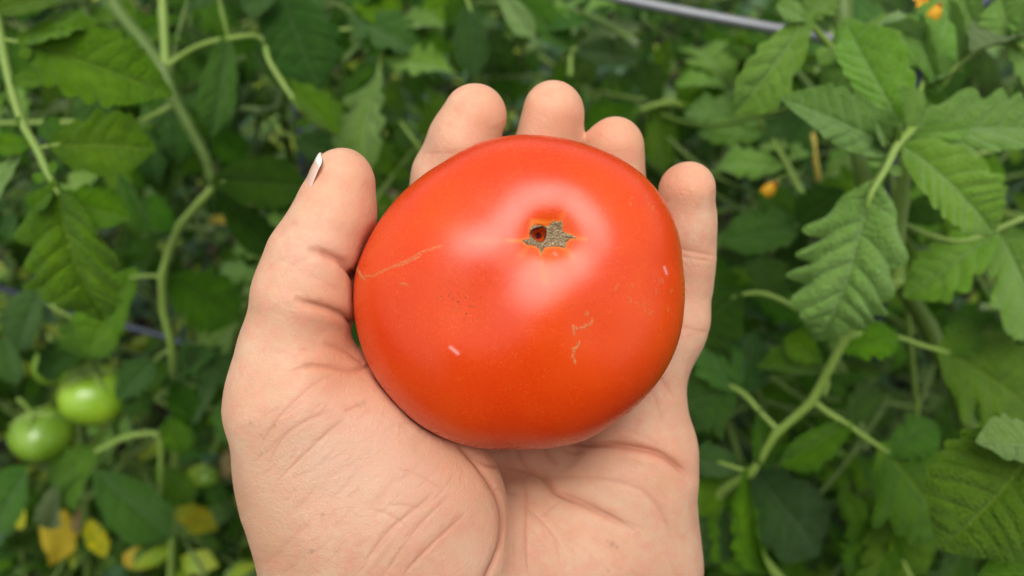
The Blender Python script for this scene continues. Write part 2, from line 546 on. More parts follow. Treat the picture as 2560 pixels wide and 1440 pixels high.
FINGERS = [
    [(1120,905,.262,100,1.2),(1085,700,.267,94),(1092,560,.260,91),(1122,440,.2495,88),(1156,360,.2455,86),(1190,288,.2425,78.5)],
    [(1265,880,.264,104,1.2),(1300,680,.269,90),(1326,500,.260,84),(1354,400,.2515,80),(1383,281,.2460,76.5)],
    [(1425,890,.264,100,1.2),(1485,690,.269,86),(1516,550,.261,77),(1536,470,.2535,74),(1539,363,.2470,70)],
    [(1590,1000,.250,104,1.2),(1672,830,.250,84),(1690,790,.250,76),(1706,690,.249,76),(1713,640,.247,76),(1717,560,.243,75),(1720,475,.238,71.5)],
]
def build_hand_mesh():
    F = np.full(GN, .05, np.float32)
    palm = F.copy()
    # thenar (ball of the thumb)
    chain(palm, [(752,1002,.218,180,1.15),(850,1160,.222,246,1.5),(955,1300,.225,288,1.6),(1000,1500,.228,310,1.7)], .010)
    prim(palm, (880,1320,.228,222,1.4), (905,1500,.230,215,1.4), .010)
    prim(palm, (874,1062,.220,118,1.2), (1080,1240,.225,130,1.2), .010)
    # little-finger side and heel
    chain(palm, [(1600,1030,.250,104,1.2),(1604,1120,.250,112,1.2),(1575,1225,.250,148,1.35),(1550,1400,.252,190,1.5),(1500,1600,.250,220,1.5)], .010)
    chain(palm, [(1265,900,.266,108,1.2),(1300,1100,.276,130,1.3),(1320,1300,.272,220,2.0),(1300,1500,.262,300,2.0)], .014)
    chain(palm, [(1425,900,.266,104,1.2),(1450,1080,.270,120,1.2),(1480,1250,.266,150,1.3)], .012)
    prim(palm, (1110,930,.264,104,1.1), (1100,1100,.268,160,1.4), .012)
    prim(palm, (1440,1118,.262,62), (1640,1110,.252,60), .008)      # pad under the fingers
    # wrist and forearm
    chain(palm, [(1260,1560,.246,350,1.75),(1230,1850,.246,285,1.45),(1210,2150,.243,280,1.3),(1190,2700,.240,330,1.25),(1180,3000,.238,345,1.25)], .014)
    # thumb
    th = F.copy()
    prim(th, (845,436,.2155,56), (847,460,.2155,66), .003)
    chain(th, [(853,460,.2150,78),(838,540,.2150,95),(786,650,.2150,112),(762,745,.2155,122),(728,862,.217,120),(750,996,.219,172,1.1)], .004)
    prim(th, (802,712,.2140,90), (806,742,.2140,88), .003)
    prim(th, (792,838,.2145,68), (786,850,.2145,64), .003)
    prim(th, (842,938,.221,44), (788,945,.221,72), .003)
    for fg in FINGERS:
        g = F.copy()
        chain(g, fg, .003)
        palm = smin(palm, g, .006)
        del g
    palm = smin(palm, th, .006)
    # the fruit presses into the skin
    i0 = np.maximum(((TC - .06 - LO) / VOX).astype(int), 0); i1 = np.minimum(((TC + .06 - LO) / VOX).astype(int), GN)
    X, Y, Z = np.meshgrid(*[AX[i][i0[i]:i1[i]] for i in range(3)], indexing='ij')
    ts = t_sdf(np.stack([X, Y, Z], -1)).astype(np.float32) - .0003
    s = tuple(slice(i0[i], i1[i]) for i in range(3))
    palm[s] = -smin(-palm[s], ts, .0015)
    V, Q = surface_nets(palm, LO, VOX)
    return V, Q

HV, HQ = build_hand_mesh()
tmp = mesh_np('tmp', HV, HQ)
tob = bpy.data.objects.new('tmp', tmp); COL.objects.link(tob)
sm = tob.modifiers.new('s', 'SMOOTH'); sm.factor = .5; sm.iterations = 6
sb = tob.modifiers.new('d', 'SUBSURF'); sb.levels = 1; sb.render_levels = 1
dg = bpy.context.evaluated_depsgraph_get()
ev = tob.evaluated_get(dg); me_ = ev.to_mesh()
n = len(me_.vertices); V = np.empty(n * 3, np.float32); me_.vertices.foreach_get('co', V); V = V.reshape(-1, 3).astype(float)
NRM = np.empty(n * 3, np.float32); me_.vertex_normals.foreach_get('vector', NRM); NRM = NRM.reshape(-1, 3)
Q = np.empty(len(me_.polygons) * 4, np.int32); me_.loops.foreach_get('vertex_index', Q); Q = Q.reshape(-1, 4)
ev.to_mesh_clear()
bpy.data.objects.remove(tob); bpy.data.meshes.remove(tmp)

CREASES = [  # polyline in photograph pixels, width px, depth mm, reddening
    ([(1140,1105),(1175,1140),(1202,1172),(1228,1210),(1245,1243),(1257,1296),(1253,1353),(1238,1395),(1217,1440),(1195,1500)], 7, 1.3, .9),
    ([(1400,1100),(1422,1105),(1493,1110),(1540,1112),(1589,1119),(1630,1128),(1660,1140),(1695,1165),(1724,1192)], 8, 2.0, 1.0),
    ([(1235,1158),(1284,1167),(1350,1186),(1388,1224),(1446,1253),(1531,1296),(1589,1329)], 8, 1.5, .7),
    ([(1150,1110),(1207,1157),(1255,1167)], 6, .6, .7),
    ([(1322,1181),(1369,1191),(1446,1191),(1541,1205),(1600,1225),(1640,1262),(1665,1310),(1690,1380)], 7, .4, .35),
    ([(1303,1186),(1317,1234),(1316,1305),(1322,1439)], 5, .4, .6),
    ([(1312,1262),(1369,1319),(1407,1372)], 4, .25, .4),
    ([(1412,1243),(1369,1277),(1350,1300)], 4, .25, .3),
    ([(1380,1100),(1420,1130),(1462,1128)], 6, .7, .7),
    ([(1200,1215),(1260,1228),(1300,1232)], 4, .3, .3),
    ([(1290,1110),(1300,1150),(1322,1181)], 7, .6, .6), ([(1355,1105),(1366,1140),(1400,1165)], 7, .5, .5),
    # thumb folds
    ([(765,622),(800,630),(824,640),(856,656),(888,690),(910,725)], 9, 1.9, .8, 1),
    ([(735,748),(797,766),(838,780),(870,796),(893,818),(910,835)], 8, 1.7, .8, 1),
    ([(805,858),(833,867),(870,881),(886,892),(905,905)], 6, .7, .6, 1),
    ([(725,930),(765,917),(800,916),(852,922),(885,925),(920,915)], 6, 1.0, .7, 1),
    ([(700,700),(735,660),(790,640)], 7, .25, .15), ([(770,690),(800,700),(850,730)], 4, .2, .2),
    ([(655,690),(690,655),(730,640)], 6, .25, .2),
    ([(690,590),(720,560),(745,560)], 8, .5, .2),
    # ball of the thumb
    ([(845,929),(783,962),(740,1000),(697,1043),(665,1090),(645,1129)], 4, .2, .45),
    ([(835,1024),(770,1050),(721,1081),(690,1120),(669,1167)], 4, .22, .4),
    ([(874,1038),(820,1080),(769,1129),(720,1175),(683,1215)], 4, .3, .5),
    ([(905,1010),(880,1020),(860,1030)], 5, .2, .6),
    ([(1165,1281),(1125,1320),(1079,1362),(1040,1400),(1005,1440)], 5, .4, .65),
    ([(1088,1229),(1040,1270),(983,1315),(940,1365),(902,1424)], 4, .28, .5),
    ([(1130,1235),(1060,1300),(1000,1375),(960,1440)], 4, .2, .35),
    ([(988,1167),(1040,1185),(1112,1224)], 4, .2, .35),
    ([(960,1265),(1010,1262),(1060,1275)], 4, .2, .3), ([(905,1265),(980,1290),(1030,1330)], 4, .2, .3),
    # finger joints
    ([(1050,379),(1069,381),(1124,381),(1167,379),(1210,372)], 4, .12, .4),
    ([(1640,612),(1695,622),(1740,630),(1795,640)], 5, .3, .6),
    ([(1680,803),(1705,815),(1750,828),(1775,828)], 5, .28, .5), ([(1690,640),(1740,648),(1790,655)], 4, .2, .3),
    ([(1640,930),(1660,960),(1690,1000)], 7, .5, .5), ([(1620,960),(1640,1000),(1660,1060)], 7, .4, .4),
    ([(1560,1075),(1610,1090),(1660,1120)], 7, .3, .3),
]
rw = np.random.default_rng(11)
for _ in range(70):                                       # faint arcs across the ball of the thumb, all running the same way
    a0, b0 = rw.uniform(700, 1140), rw.uniform(990, 1390)
    L = rw.uniform(40, 130); an = math.radians(rw.uniform(125, 150)) + (b0 - 1200) * -.0006
    p = [(a0 + math.cos(an) * L * t + 8 * math.sin(t * 3) , b0 + math.sin(an) * L * t) for t in (0, .33, .66, 1)]
    CREASES.append((p, rw.uniform(2.5, 8), rw.uniform(.05, .16), rw.uniform(.08, .25)))
for _ in range(26):
    a0, b0 = rw.uniform(1270, 1680), rw.uniform(1190, 1420)
    L = rw.uniform(30, 90); an = math.radians(rw.uniform(20, 75))
    p = [(a0 + math.cos(an) * L * t, b0 + math.sin(an) * L * t) for t in (0, .5, 1)]
    CREASES.append((p, rw.uniform(2.5, 7), rw.uniform(.05, .16), rw.uniform(.06, .2)))
for _ in range(26):
    a0, b0 = rw.uniform(660, 850), rw.uniform(560, 920)
    L = rw.uniform(25, 70); an = math.radians(rw.uniform(0, 40))
    p = [(a0 + math.cos(an) * L * t, b0 + math.sin(an) * L * t) for t in (0, .5, 1)]
    CREASES.append((p, rw.uniform(2.5, 7), rw.uniform(.05, .14), rw.uniform(.05, .18)))

dd = -V[:, 2]
hu = V[:, 0] / (KPX * dd) + 1280; hv = 720 - V[:, 1] / (KPX * dd)
view = V / np.linalg.norm(V, axis=1)[:, None]
facing = np.clip(-(view * NRM).sum(1) * 6.0 + .5, 0, 1)
disp = np.zeros(n); crease = np.zeros(n)
for pts, w_, dep, red, *one in CREASES:
    dep *= .72 if dep > 1 else .5
    x0, x1 = min(p[0] for p in pts) - 45, max(p[0] for p in pts) + 45
    y0, y1 = min(p[1] for p in pts) - 45, max(p[1] for p in pts) + 45
    m = np.nonzero((hu > x0) & (hu < x1) & (hv > y0) & (hv < y1) & (facing > 0))[0]
    if not len(m): continue
    sm_ = catmull(pts, 4)
    d, t = seg_dist(hu[m], hv[m], [tuple(p) for p in sm_])
    tap = np.clip(np.minimum(t, 1 - t) * 5, 0, 1) ** .7 if dep < 1.1 else np.clip(np.minimum(t, 1 - t) * 9 + .25, 0, 1)
    if one: tap = np.clip(t * 3.5, 0, 1) ** .8
    disp[m] += (-dep * np.exp(-(d / w_) ** 2) - dep * .25 * np.exp(-(d / (w_ * 3)) ** 2) + dep * .16 * np.exp(-((d - 3.2 * w_) / (1.6 * w_)) ** 2)) * .001 * tap * facing[m]
    crease[m] = np.maximum(crease[m], red * tap * facing[m] * (.75 * np.exp(-(d / (w_ * .8)) ** 2) + .3 * np.exp(-(d / (w_ * 3.2)) ** 2)))
# low lumps of flesh
for _ in range(26):
    kx = rw.normal(0, 1, 3); kx *= rw.uniform(150, 420) / np.linalg.norm(kx)
    disp += .00006 * np.sin(V @ kx + rw.uniform(0, 6.28))
V += NRM * disp[:, None]
def spot(a, b, r, rr=None):
    return np.exp(-(((hu - a) / r) ** 2 + ((hv - b) / (rr or r)) ** 2)) * (facing > .2)
blush_bounce = .55 * spot(1190, 260, 95) + .55 * spot(1383, 260, 95) + .6 * spot(1539, 345, 90) + .5 * spot(1720, 455, 90) + .6 * spot(860, 480, 110) \
    + .8 * spot(870, 860, 110, 160) + .5 * spot(840, 700, 90) + .45 * spot(1000, 1200, 220) + .5 * spot(1600, 1130, 110) + .5 * spot(1440, 1300, 90) \
    + .35 * spot(1540, 1365, 60) + .5 * spot(1250, 1150, 140, 70) + .35 * spot(1100, 1360, 150)  # skin flush, plus red bounced off the fruit painted in by the thumb web
moles = np.zeros(n)
for a, b, r, s in ((908,1008,7,.8),(900,1015,5,.6),(626,1057,4,.7),(686,1065,4,.7),(652,1088,4,.5),(780,1376,6,.7),(808,1286,4,.9),(1530,1360,7,.9),(1541,1367,5,.8),(1518,1352,4,.5),
                   (1520,1427,4,.6),(700,550,3,.4)):
    moles = np.maximum(moles, .6 * s * spot(a, b, r))
palep = .9 * spot(900, 1190, 190, 150) + .6 * spot(760, 1130, 110) + .7 * spot(1180, 1400, 60) + .5 * spot(1480, 1230, 110) + .45 * spot(790, 640, 90) + .4 * spot(1000, 1330, 130)
yellow = .8 * spot(1150, 1375, 14) + .5 * spot(1500, 1250, 130) + .4 * spot(680, 1250, 90, 200)

def skin_material():
    k = NT('skin')
    co = k.coord()
    n1 = k.noise(55, 4, .6, co)
    base = k.ramp(n1, [(.30, (.57, .320, .190)), (.5, (.64, .385, .25)), (.72, (.68, .455, .305))])
    blo = k.ramp(k.noise(240, 3, .6, co), [(.40, 0), (.66, .75)])
    base = k.mix(blo, base, (.66, .32, .22))
    base = k.mix(k.math('MULTIPLY', k.attr('blush_bounce'), .65, clamp=True), base, (.66, .27, .145))
    base = k.mix(k.math('MULTIPLY', k.attr('pale'), .6, clamp=True), base, (.68, .455, .345))
    base = k.mix(k.math('MULTIPLY', k.attr('yellowish'), .4, clamp=True), base, (.62, .44, .24))
    base = k.mix(k.math('MULTIPLY', k.attr('crease'), .7, clamp=True), base, (.50, .17, .10))
    base = k.mix(k.math('MULTIPLY', k.attr('mole'), .7, clamp=True), base, (.17, .06, .035))
    vo = k.n('ShaderNodeTexVoronoi', {'Scale': 1150.0}, feature='DISTANCE_TO_EDGE'); k.set(vo, 'Vector', co)
    cells = k.ramp(vo.outputs['Distance'], [(0, 0), (.14, 1)])
    mp = k.n('ShaderNodeMapping'); k.set(mp, 'Vector', co); mp.inputs['Rotation'].default_value = (0.3, .5, .9); mp.inputs['Scale'].default_value = (1, .22, 1)
    lines = k.noise(1000, 3, .6, mp.outputs[0])
    h = k.math('ADD', k.math('MULTIPLY', cells, .15), k.math('MULTIPLY', lines, .8))
    h = k.math('ADD', h, k.math('MULTIPLY', k.noise(420, 5, .75, co), 1.8))
    nm = k.bump(h, .00022, .8)
    rough = k.math('MULTIPLY_ADD', k.noise(300, 3, .6, co), .16, .42)
    k.bsdf(base, rough, nm, Subsurface_Weight=.55, Subsurface_Radius=(1.0, .38, .22), Subsurface_Scale=.0028, **{'Specular_IOR_Level': .42})
    return k.m

H_ORG = to_world(cs(1230, 1850, .246)[None])[0]
hme = mesh_np('hand_skin', to_world(V) - H_ORG, Q)
add_attr(hme, 'crease', np.clip(crease, 0, 1)); add_attr(hme, 'blush_bounce', np.clip(blush_bounce, 0, 1)); add_attr(hme, 'mole', moles); add_attr(hme, 'yellowish', yellow); add_attr(hme, 'pale', palep)
SKIN = skin_material()
person = link('person', hme, SKIN); person.location = H_ORG
tag(person, 'open left hand, palm up with fingers spread, holding a big red tomato', 'person')

# ---- nails
def nail_material():
    k = NT('fingernail')
    tip = k.attr('tip')
    col = k.mix(tip, (.78, .52, .43), (.86, .82, .74))
    k.bsdf(col, .28, None, **{'Coat_Weight': .3})
    return k.m
NAILM = nail_material()
def nail(root, tip, out, width, curv):
    """a curved plate from root to tip (camera space); out = direction it faces"""
    root, tip, out = map(lambda a: np.array(a, float), (root, tip, out))
    ax = tip - root; L = np.linalg.norm(ax); ax /= L
    out = out - ax * out.dot(ax); out /= np.linalg.norm(out); side = np.cross(ax, out)
    nu, nv = 20, 24; P, A = [], []
    for top in (1, 0):
        for j in range(nv + 1):
            t = j / nv
            wd = width * (1 - .25 * (1 - t) ** 3) * (1 - .55 * max(0, (t - .82) / .18) ** 3)
            for i in range(nu + 1):
                s = -1 + 2 * i / nu
                a = s * curv
                r = wd / math.sin(curv)
                endr = (s * s) * L * .07 * (1 if t > .5 else -1) * (1 if t > .5 else .8)
                y = t * L - endr * (t if t > .5 else 1 - t)
                p = root + ax * y + side * (r * math.sin(a)) + out * (r * math.cos(a) - r - .0009 * (t - .4) ** 2 * 2 - (0 if top else .00045))
                P.append(p); A.append(1 if t > .86 else 0)
    m = (nu + 1) * (nv + 1); F = []
    for j in range(nv):
        for i in range(nu):
            q = (j*(nu+1)+i, j*(nu+1)+i+1, (j+1)*(nu+1)+i+1, (j+1)*(nu+1)+i)
            F.append(q); F.append(tuple(x + m for x in q[::-1]))
    rim = [i for i in range(nu+1)] + [j*(nu+1)+nu for j in range(1, nv+1)] + [nv*(nu+1)+i for i in range(nu-1, -1, -1)] + [j*(nu+1) for j in range(nv-1, 0, -1)]
    for a, b in zip(rim, rim[1:] + rim[:1]): F.append((b, a, a + m, b + m))
    me = mesh_np('nail', to_world(np.array(P)) - H_ORG, F, None, False)
    add_attr(me, 'tip', A)
    o = link('nail', me, NAILM, person)
    return o
nl = nail(cs(755, 502, .2148), cs(795, 379, .2132), (-1, .42, -.04), .0074, .85)
nl['label'] = 'thumbnail seen edge-on with a pale free edge'
for fg, w_ in zip(FINGERS, (.0068, .0070, .0066, .0056)):
    a, b = cs(*fg[-2][:3]), cs(*fg[-1][:3])
    ax = (b - a) / np.linalg.norm(b - a); r = fg[-1][3] * KPX * fg[-1][2]
    bk = np.array([0, 0, -1.]); bk -= ax * bk.dot(ax); bk /= np.linalg.norm(bk)
    nail(b - ax * .0075 + bk * (r * 1.01), b + ax * .0040 + bk * (r * .93), bk, w_, 1.0)

# ---- fine dark hair on the back edge of the hand
hm = NT('fine hair'); hm.bsdf((.045, .025, .014), .45)
hb = MB(); rh = np.random.default_rng(21)
sil = [(638,715,90),(628,760,60),(614,800,40),(640,735,40),(567,1040,60),(612,1190,60),(628,1235,30),(640,1270,60),(652,1330,60),(668,1380,50),(680,1415,40)]
side_pts = np.nonzero((hu < 760) & (hv > 700) & (hv < 1500) & (np.abs((view * NRM).sum(1)) < .22))[0]
edge_at = side_pts[(NRM[side_pts, 0] < -.6)]
wgt = np.zeros(len(edge_at))
for a, b, r in sil: wgt += np.exp(-((hv[edge_at] - b) / r) ** 2)
wgt += .12
sel = rh.choice(edge_at, 90, p=wgt / wgt.sum(), replace=False)
for i in sel:
    p = V[i]; nn = NRM[i].astype(float)
    dirv = nn * .5 + np.array([-.1, .65 * rh.choice([1, 1, 1, -1]), 0]) + rh.normal(0, .22, 3); dirv /= np.linalg.norm(dirv)
    L = rh.uniform(.0022, .0055); bend = rh.normal(0, .35, 3)
    pts = [p - nn * .0002 + dirv * L * t + bend * L * t * t * .6 for t in (0, .25, .5, .75, 1)]
    hb.tube([to_world(q[None])[0] - H_ORG for q in pts], [.000024, .000022, .000018, .000012, .000006], 4, cap=False)
link('hair', hb.mesh('hair'), hm.m, person)

# ================================================================ the rest of the person, who stands bent over behind the lens: seen only mirrored in the fruit
def blob(groups, h=.009, k=.03, iters=10):
    allp = [np.array(p[:3], float) for g in groups for p in g]
    rmax = max(p[3] for g in groups for p in g) + .03
    lo = np.min(allp, 0) - rmax; hi = np.max(allp, 0) + rmax
    ax = [np.arange(lo[i], hi[i], h) for i in range(3)]
    X, Y, Z = np.meshgrid(*ax, indexing='ij'); f = np.full(X.shape, 1.0)
    for g in groups:
        if len(g) == 1: g = [g[0], g[0]]
        for a, b in zip(g[:-1], g[1:]):
            A = np.array(a[:3], float); B = np.array(b[:3], float); ba = B - A; L2 = max(ba @ ba, 1e-9)
            t = np.clip(((X-A[0])*ba[0] + (Y-A[1])*ba[1] + (Z-A[2])*ba[2]) / L2, 0, 1)
            d = np.sqrt((X-A[0]-t*ba[0])**2 + (Y-A[1]-t*ba[1])**2 + (Z-A[2]-t*ba[2])**2) - (a[3] + t*(b[3]-a[3]))
            f = smin(f, d, k)
    return surface_nets(f, lo, h)
ELB = to_world(cs(1180, 2980, .238)[None])[0]
SHO = (-.19, -.27, ELB[2] + .36)
HEAD_Z = ELB[2] + .62
shirt_groups = [[(-.02,-.34,.98,.15),(0,-.33,1.20,.15)], [(-.07,-.34,1.0,.14),(-.08,-.32,1.22,.12)], [(.09,-.34,1.0,.14),(.10,-.32,1.22,.12)],
    [(-.17,-.28,SHO[2],.066),(.20,-.30,SHO[2],.066)], [(*SHO,.066),(ELB[0]-.005,ELB[1]-.01,ELB[2]+.01,.054),(*(ELB + (np.array([0,.766,.643])*.035)),.046)],
    [(.21,-.30,SHO[2],.066),(.25,-.22,ELB[2]+.08,.055)], [(.25,-.22,ELB[2]+.08,.05),(.13,-.10,ELB[2]+.24,.042)]]
v_, q_ = blob(shirt_groups)
shk = NT('dark cotton shirt'); shk.bsdf((.022, .026, .035), .9, shk.bump(shk.noise(900, 2, .5, shk.coord()), .001, .4))
link('shirt', mesh_np('shirt', v_ - H_ORG, q_), shk.m, person)
v_, q_ = blob([[(0,-.35,.95,.15),(0,-.36,.84,.14)],[(-.09,-.36,.84,.10),(-.10,-.30,.46,.070),(-.10,-.36,.06,.052)],[(.09,-.36,.84,.10),(.11,-.30,.46,.070),(.12,-.36,.06,.052)]], .012)
tk = NT('dark trousers'); tk.bsdf((.03, .035, .05), .9)
link('trousers', mesh_np('trousers', v_ - H_ORG, q_), tk.m, person)
hz = HEAD_Z
v_, q_ = blob([[(0,-.24,hz-.02,.072),(0,-.25,hz+.03,.080)],[(0,-.19,hz-.07,.045)],[(0,-.28,hz-.22,.052),(0,-.26,hz-.05,.055)],[(0,-.158,hz-.02,.014),(0,-.168,hz+.02,.009)],
    [(-.030,-.172,hz+.015,.017)],[(.030,-.172,hz+.015,.017)],[(-.083,-.25,hz,.018)],[(.083,-.25,hz,.018)],[(-.02,-.160,hz-.065,.010),(.02,-.160,hz-.065,.010)],
    [(.13,-.10,ELB[2]+.24,.032),(.07,-.045,ELB[2]+.31,.026)],[(.07,-.045,ELB[2]+.31,.036),(.06,-.035,ELB[2]+.37,.030)]], .006, .012)
nh_ = len(v_)
hv_ = np.concatenate([to_world(V) - H_ORG, v_ - H_ORG]); hq_ = np.concatenate([Q, q_ + len(V)])
hme2 = mesh_np('body_skin', hv_, hq_); hme2.materials.append(SKIN)
for nm_, a_ in (('crease', np.clip(crease, 0, 1)), ('blush_bounce', np.clip(blush_bounce, 0, 1)), ('mole', moles), ('yellowish', yellow), ('pale', palep)):
    add_attr(hme2, nm_, np.concatenate([a_, np.zeros(nh_)]))
old = person.data; person.data = hme2; bpy.data.meshes.remove(old)
v_, q_ = blob([[(0,-.275,hz+.035,.086),(0,-.262,hz+.05,.078)]], .008, .02)
link('hair', mesh_np('head_hair', v_ - H_ORG, q_), hm.m, person)

# ================================================================ leaves
def leaf_profile(t, kind):
    if kind == 'round': return np.sin(np.pi * np.clip(t, 0, 1)) ** .62
    w = t ** .50 * (1 - t) ** .80
    if kind == 'slim': w = t ** .62 * (1 - t) ** .72
    if kind == 'broad': w = t ** .30 * (1 - t) ** .72
    return w

def leaf_mesh(name, seed, kind='ovate', m=9, nv=34, teeth=6, deep=.28, fold=.28, arch=.10, curl=.10, twist=.15, puck=.010, droop_tip=.0, hook=.0):
    """a blade one unit long along +Y and one unit wide, veins in relief, toothed edge, facing +Z"""
    r = np.random.default_rng(seed)
    deep = deep * .78
    s = np.linspace(-1, 1, 2 * m + 1); t = np.linspace(0, 1, nv + 1)
    S, T = np.meshgrid(s, t)
    w = leaf_profile(T, kind); w = w / w.max() * .5
    side = np.sign(S) + (S == 0)
    offs = np.where(side > 0, 0.0, r.uniform(.2, .6))
    ph = teeth * (T + .035 * np.sin(T * r.uniform(6, 11) + side * 1.7 + seed)) + offs
    fr = ph - np.floor(ph)
    tab = r.uniform(.15, 1.5, (2, 16))
    amp = deep * np.clip((T - .02) * 9, 0, 1) * np.clip((1 - T), 0, 1) ** 1.1 * 1.9
    jit = tab[(side > 0).astype(int), np.clip(np.floor(ph), 0, 15).astype(int)]
    tooth = (np.sin(np.pi * fr ** 1.45) ** .8 - .55) * amp * jit
    x = S * w * (1 + tooth * np.abs(S) ** 2.2)
    y = T + .42 * np.abs(S) ** 1.3 * w * np.clip((1 - T) * 2.2, 0, 1) - .10 * np.abs(S) * (1 - T) ** 6
    # relief: blade puffed up between side veins, grooved on them and on the midrib
    vein = 1 - 2 * np.abs(np.sin(np.pi * ph)) ** .7
    z = -puck * .85 * vein * np.abs(S) ** .5 * (1.15 - np.abs(S)) * 1.7 * (w / .5)
    z -= .012 * np.exp(-(S / .07) ** 2)
    z += np.abs(x) * fold - curl * (np.abs(S) ** 2.4) * w
    for _ in range(3):
        z += r.uniform(.4, 1.) * .013 * np.sin(T * r.uniform(8, 20) + side * r.uniform(0, 3) + r.uniform(0, 6)) * np.abs(S) ** 2
    for _ in range(7):
        fx, fy = r.uniform(-26, 26), r.uniform(8, 34)
        z += r.uniform(.0015, .0045) * np.sin(x * fx + y * fy + r.uniform(0, 6)) * np.clip(np.abs(S) * 3, 0, 1)
    z += arch * (4 * T * (1 - T)) * .5 - droop_tip * np.clip(T - .6, 0, 1) ** 2 * 2.0
    x = x + hook * (T * (1 - T)) 
    tw = twist * (T - .4)
    x, z = x * np.cos(tw) - z * np.sin(tw), x * np.sin(tw) + z * np.cos(tw)
    V = np.stack([x, y, z], -1).reshape(-1, 3)
    idx = np.arange(S.size).reshape(S.shape)
    Fq = np.stack([idx[:-1, :-1], idx[:-1, 1:], idx[1:, 1:], idx[1:, :-1]], -1).reshape(-1, 4)
    me = mesh_np(name, V, Fq, np.stack([(S * .5 + .5).ravel(), ph.ravel() / 6], -1))
    return me

def leaf_material(name, dark, mid, light, veincol, teeth=6, sheen=.3, trans=.22, rough=.5, blotch=None, vary=.75, vein=.62):
    k = NT(name)
    uv = k.n('ShaderNodeSeparateXYZ', {'Vector': k.coord('UV')})
    oi = k.n('ShaderNodeObjectInfo').outputs['Random']
    co = k.coord()
    big = k.noise(2.2, 4, .6, co)
    base = k.ramp(big, [(.28, dark), (.52, mid), (.78, light)])
    hsv = k.n('ShaderNodeHueSaturation', {'Hue': k.math('MULTIPLY_ADD', oi, .018, .487), 'Value': k.math('MULTIPLY_ADD', k.math('FRACT', k.math('MULTIPLY', oi, 7.31)), vary, 1 - vary * .5),
                                          'Saturation': k.math('MULTIPLY_ADD', k.math('FRACT', k.math('MULTIPLY', oi, 3.77)), .16, .98)}); k.set(hsv, 'Color', base)
    base = hsv.outputs[0]
    S = k.math('ABSOLUTE', k.math('MULTIPLY_ADD', uv.outputs[0], 2, -1))
    mid_v = k.ramp(S, [(.0, 1), (.055, .0)])
    fr = k.math('FRACT', k.math('MULTIPLY', uv.outputs[1], teeth))
    lat = k.math('ABSOLUTE', k.math('MULTIPLY_ADD', fr, 2, -1))
    lat_v = k.ramp(lat, [(.86, 0), (1.0, 1)])
    fade = k.ramp(S, [(.1, 1), (.95, .25)])
    vo = k.n('ShaderNodeTexVoronoi', {'Scale': 26.0}, feature='DISTANCE_TO_EDGE'); k.set(vo, 'Vector', k.n('ShaderNodeMapping', {'Vector': co}).outputs[0])
    net = k.ramp(vo.outputs['Distance'], [(0, 1), (.10, 0)])
    vm = k.math('MAXIMUM', mid_v, k.math('MULTIPLY', k.math('MULTIPLY', lat_v, fade), .6))
    vm2 = k.math('MAXIMUM', vm, k.math('MULTIPLY', net, .35))
    base = k.mix(k.math('MULTIPLY', vm2, vein), base, veincol)
    if blotch:
        bn = k.ramp(k.noise(5, 4, .6, co), [(.50, 0), (.62, 1)])
        base = k.mix(bn, base, blotch)
    h = k.math('ADD', k.math('MULTIPLY', k.ramp(vo.outputs['Distance'], [(0, 0), (.35, 1)]), .7), k.math('MULTIPLY', vm, -1.2))
    h = k.math('ADD', h, k.math('MULTIPLY', k.noise(60, 3, .6, co), .35))
    nm = k.bump(h, .010, .55)
    p = k.bsdf(base, rough, nm, link_out=False, **{'Specular_IOR_Level': .16, 'Sheen_Weight': sheen, 'Sheen_Roughness': .5, 'Sheen_Tint': (.85, 1, .8, 1)})
    tr = k.n('ShaderNodeBsdfTranslucent')
    tc = k.mix(1.0, base, (1.3, 1.6, .5), 'MULTIPLY')
    k.set(tr, 'Color', tc); k.set(tr, 'Normal', nm)
    mx = k.n('ShaderNodeMixShader', {0: trans}); k.t.links.new(p.outputs[0], mx.inputs[1]); k.t.links.new(tr.outputs[0], mx.inputs[2])
    k.t.links.new(mx.outputs[0], k.out.inputs[0])
    return k.m

M_LEAF = {
    'g': leaf_material('fresh green leaf', (.036, .110, .003), (.068, .175, .005), (.12, .25, .014), (.19, .29, .03), sheen=.05, rough=.55, vary=.4),
    's': leaf_material('downy sage leaf', (.090, .205, .024), (.14, .285, .042), (.20, .36, .075), (.27, .40, .14), sheen=.16, rough=.65, vary=.28, vein=.8),
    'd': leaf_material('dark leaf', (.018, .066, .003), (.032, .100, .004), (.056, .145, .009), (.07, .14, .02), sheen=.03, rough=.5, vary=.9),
    'b': leaf_material('bluish leaf', (.028, .088, .011), (.045, .125, .017), (.070, .165, .028), (.09, .175, .05), sheen=.08, rough=.55),
    'p': leaf_material('pale leaf underside', (.12, .21, .06), (.16, .26, .09), (.23, .33, .13), (.28, .37, .16), sheen=.2),
    'y': leaf_material('yellowing leaf', (.30, .32, .01), (.42, .40, .012), (.52, .46, .03), (.5, .45, .08), sheen=.1, blotch=(.18, .28, .015)),
    'w': leaf_material('withered leaf', (.20, .14, .06), (.34, .26, .13), (.46, .38, .22), (.3, .22, .12), sheen=0, trans=.1, rough=.8),
}
def stem_material(name, a, b):
    k = NT(name); co = k.coord()
    base = k.mix(k.noise(35, 3, .6, co), a, b)
    k.bsdf(base, .5, k.bump(k.noise(900, 3, .6, co), .0003, .6), **{'Sheen_Weight': .2, 'Sheen_Roughness': .4, 'Sheen_Tint': (.8, 1, .7, 1), 'Subsurface_Weight': .15, 'Subsurface_Radius': (.5, 1, .2), 'Subsurface_Scale': .002})
    return k.m
M_STEM = stem_material('green stem', (.13, .225, .02), (.20, .30, .05))
M_STEMD = stem_material('dark stem', (.05, .105, .006), (.09, .155, .012))

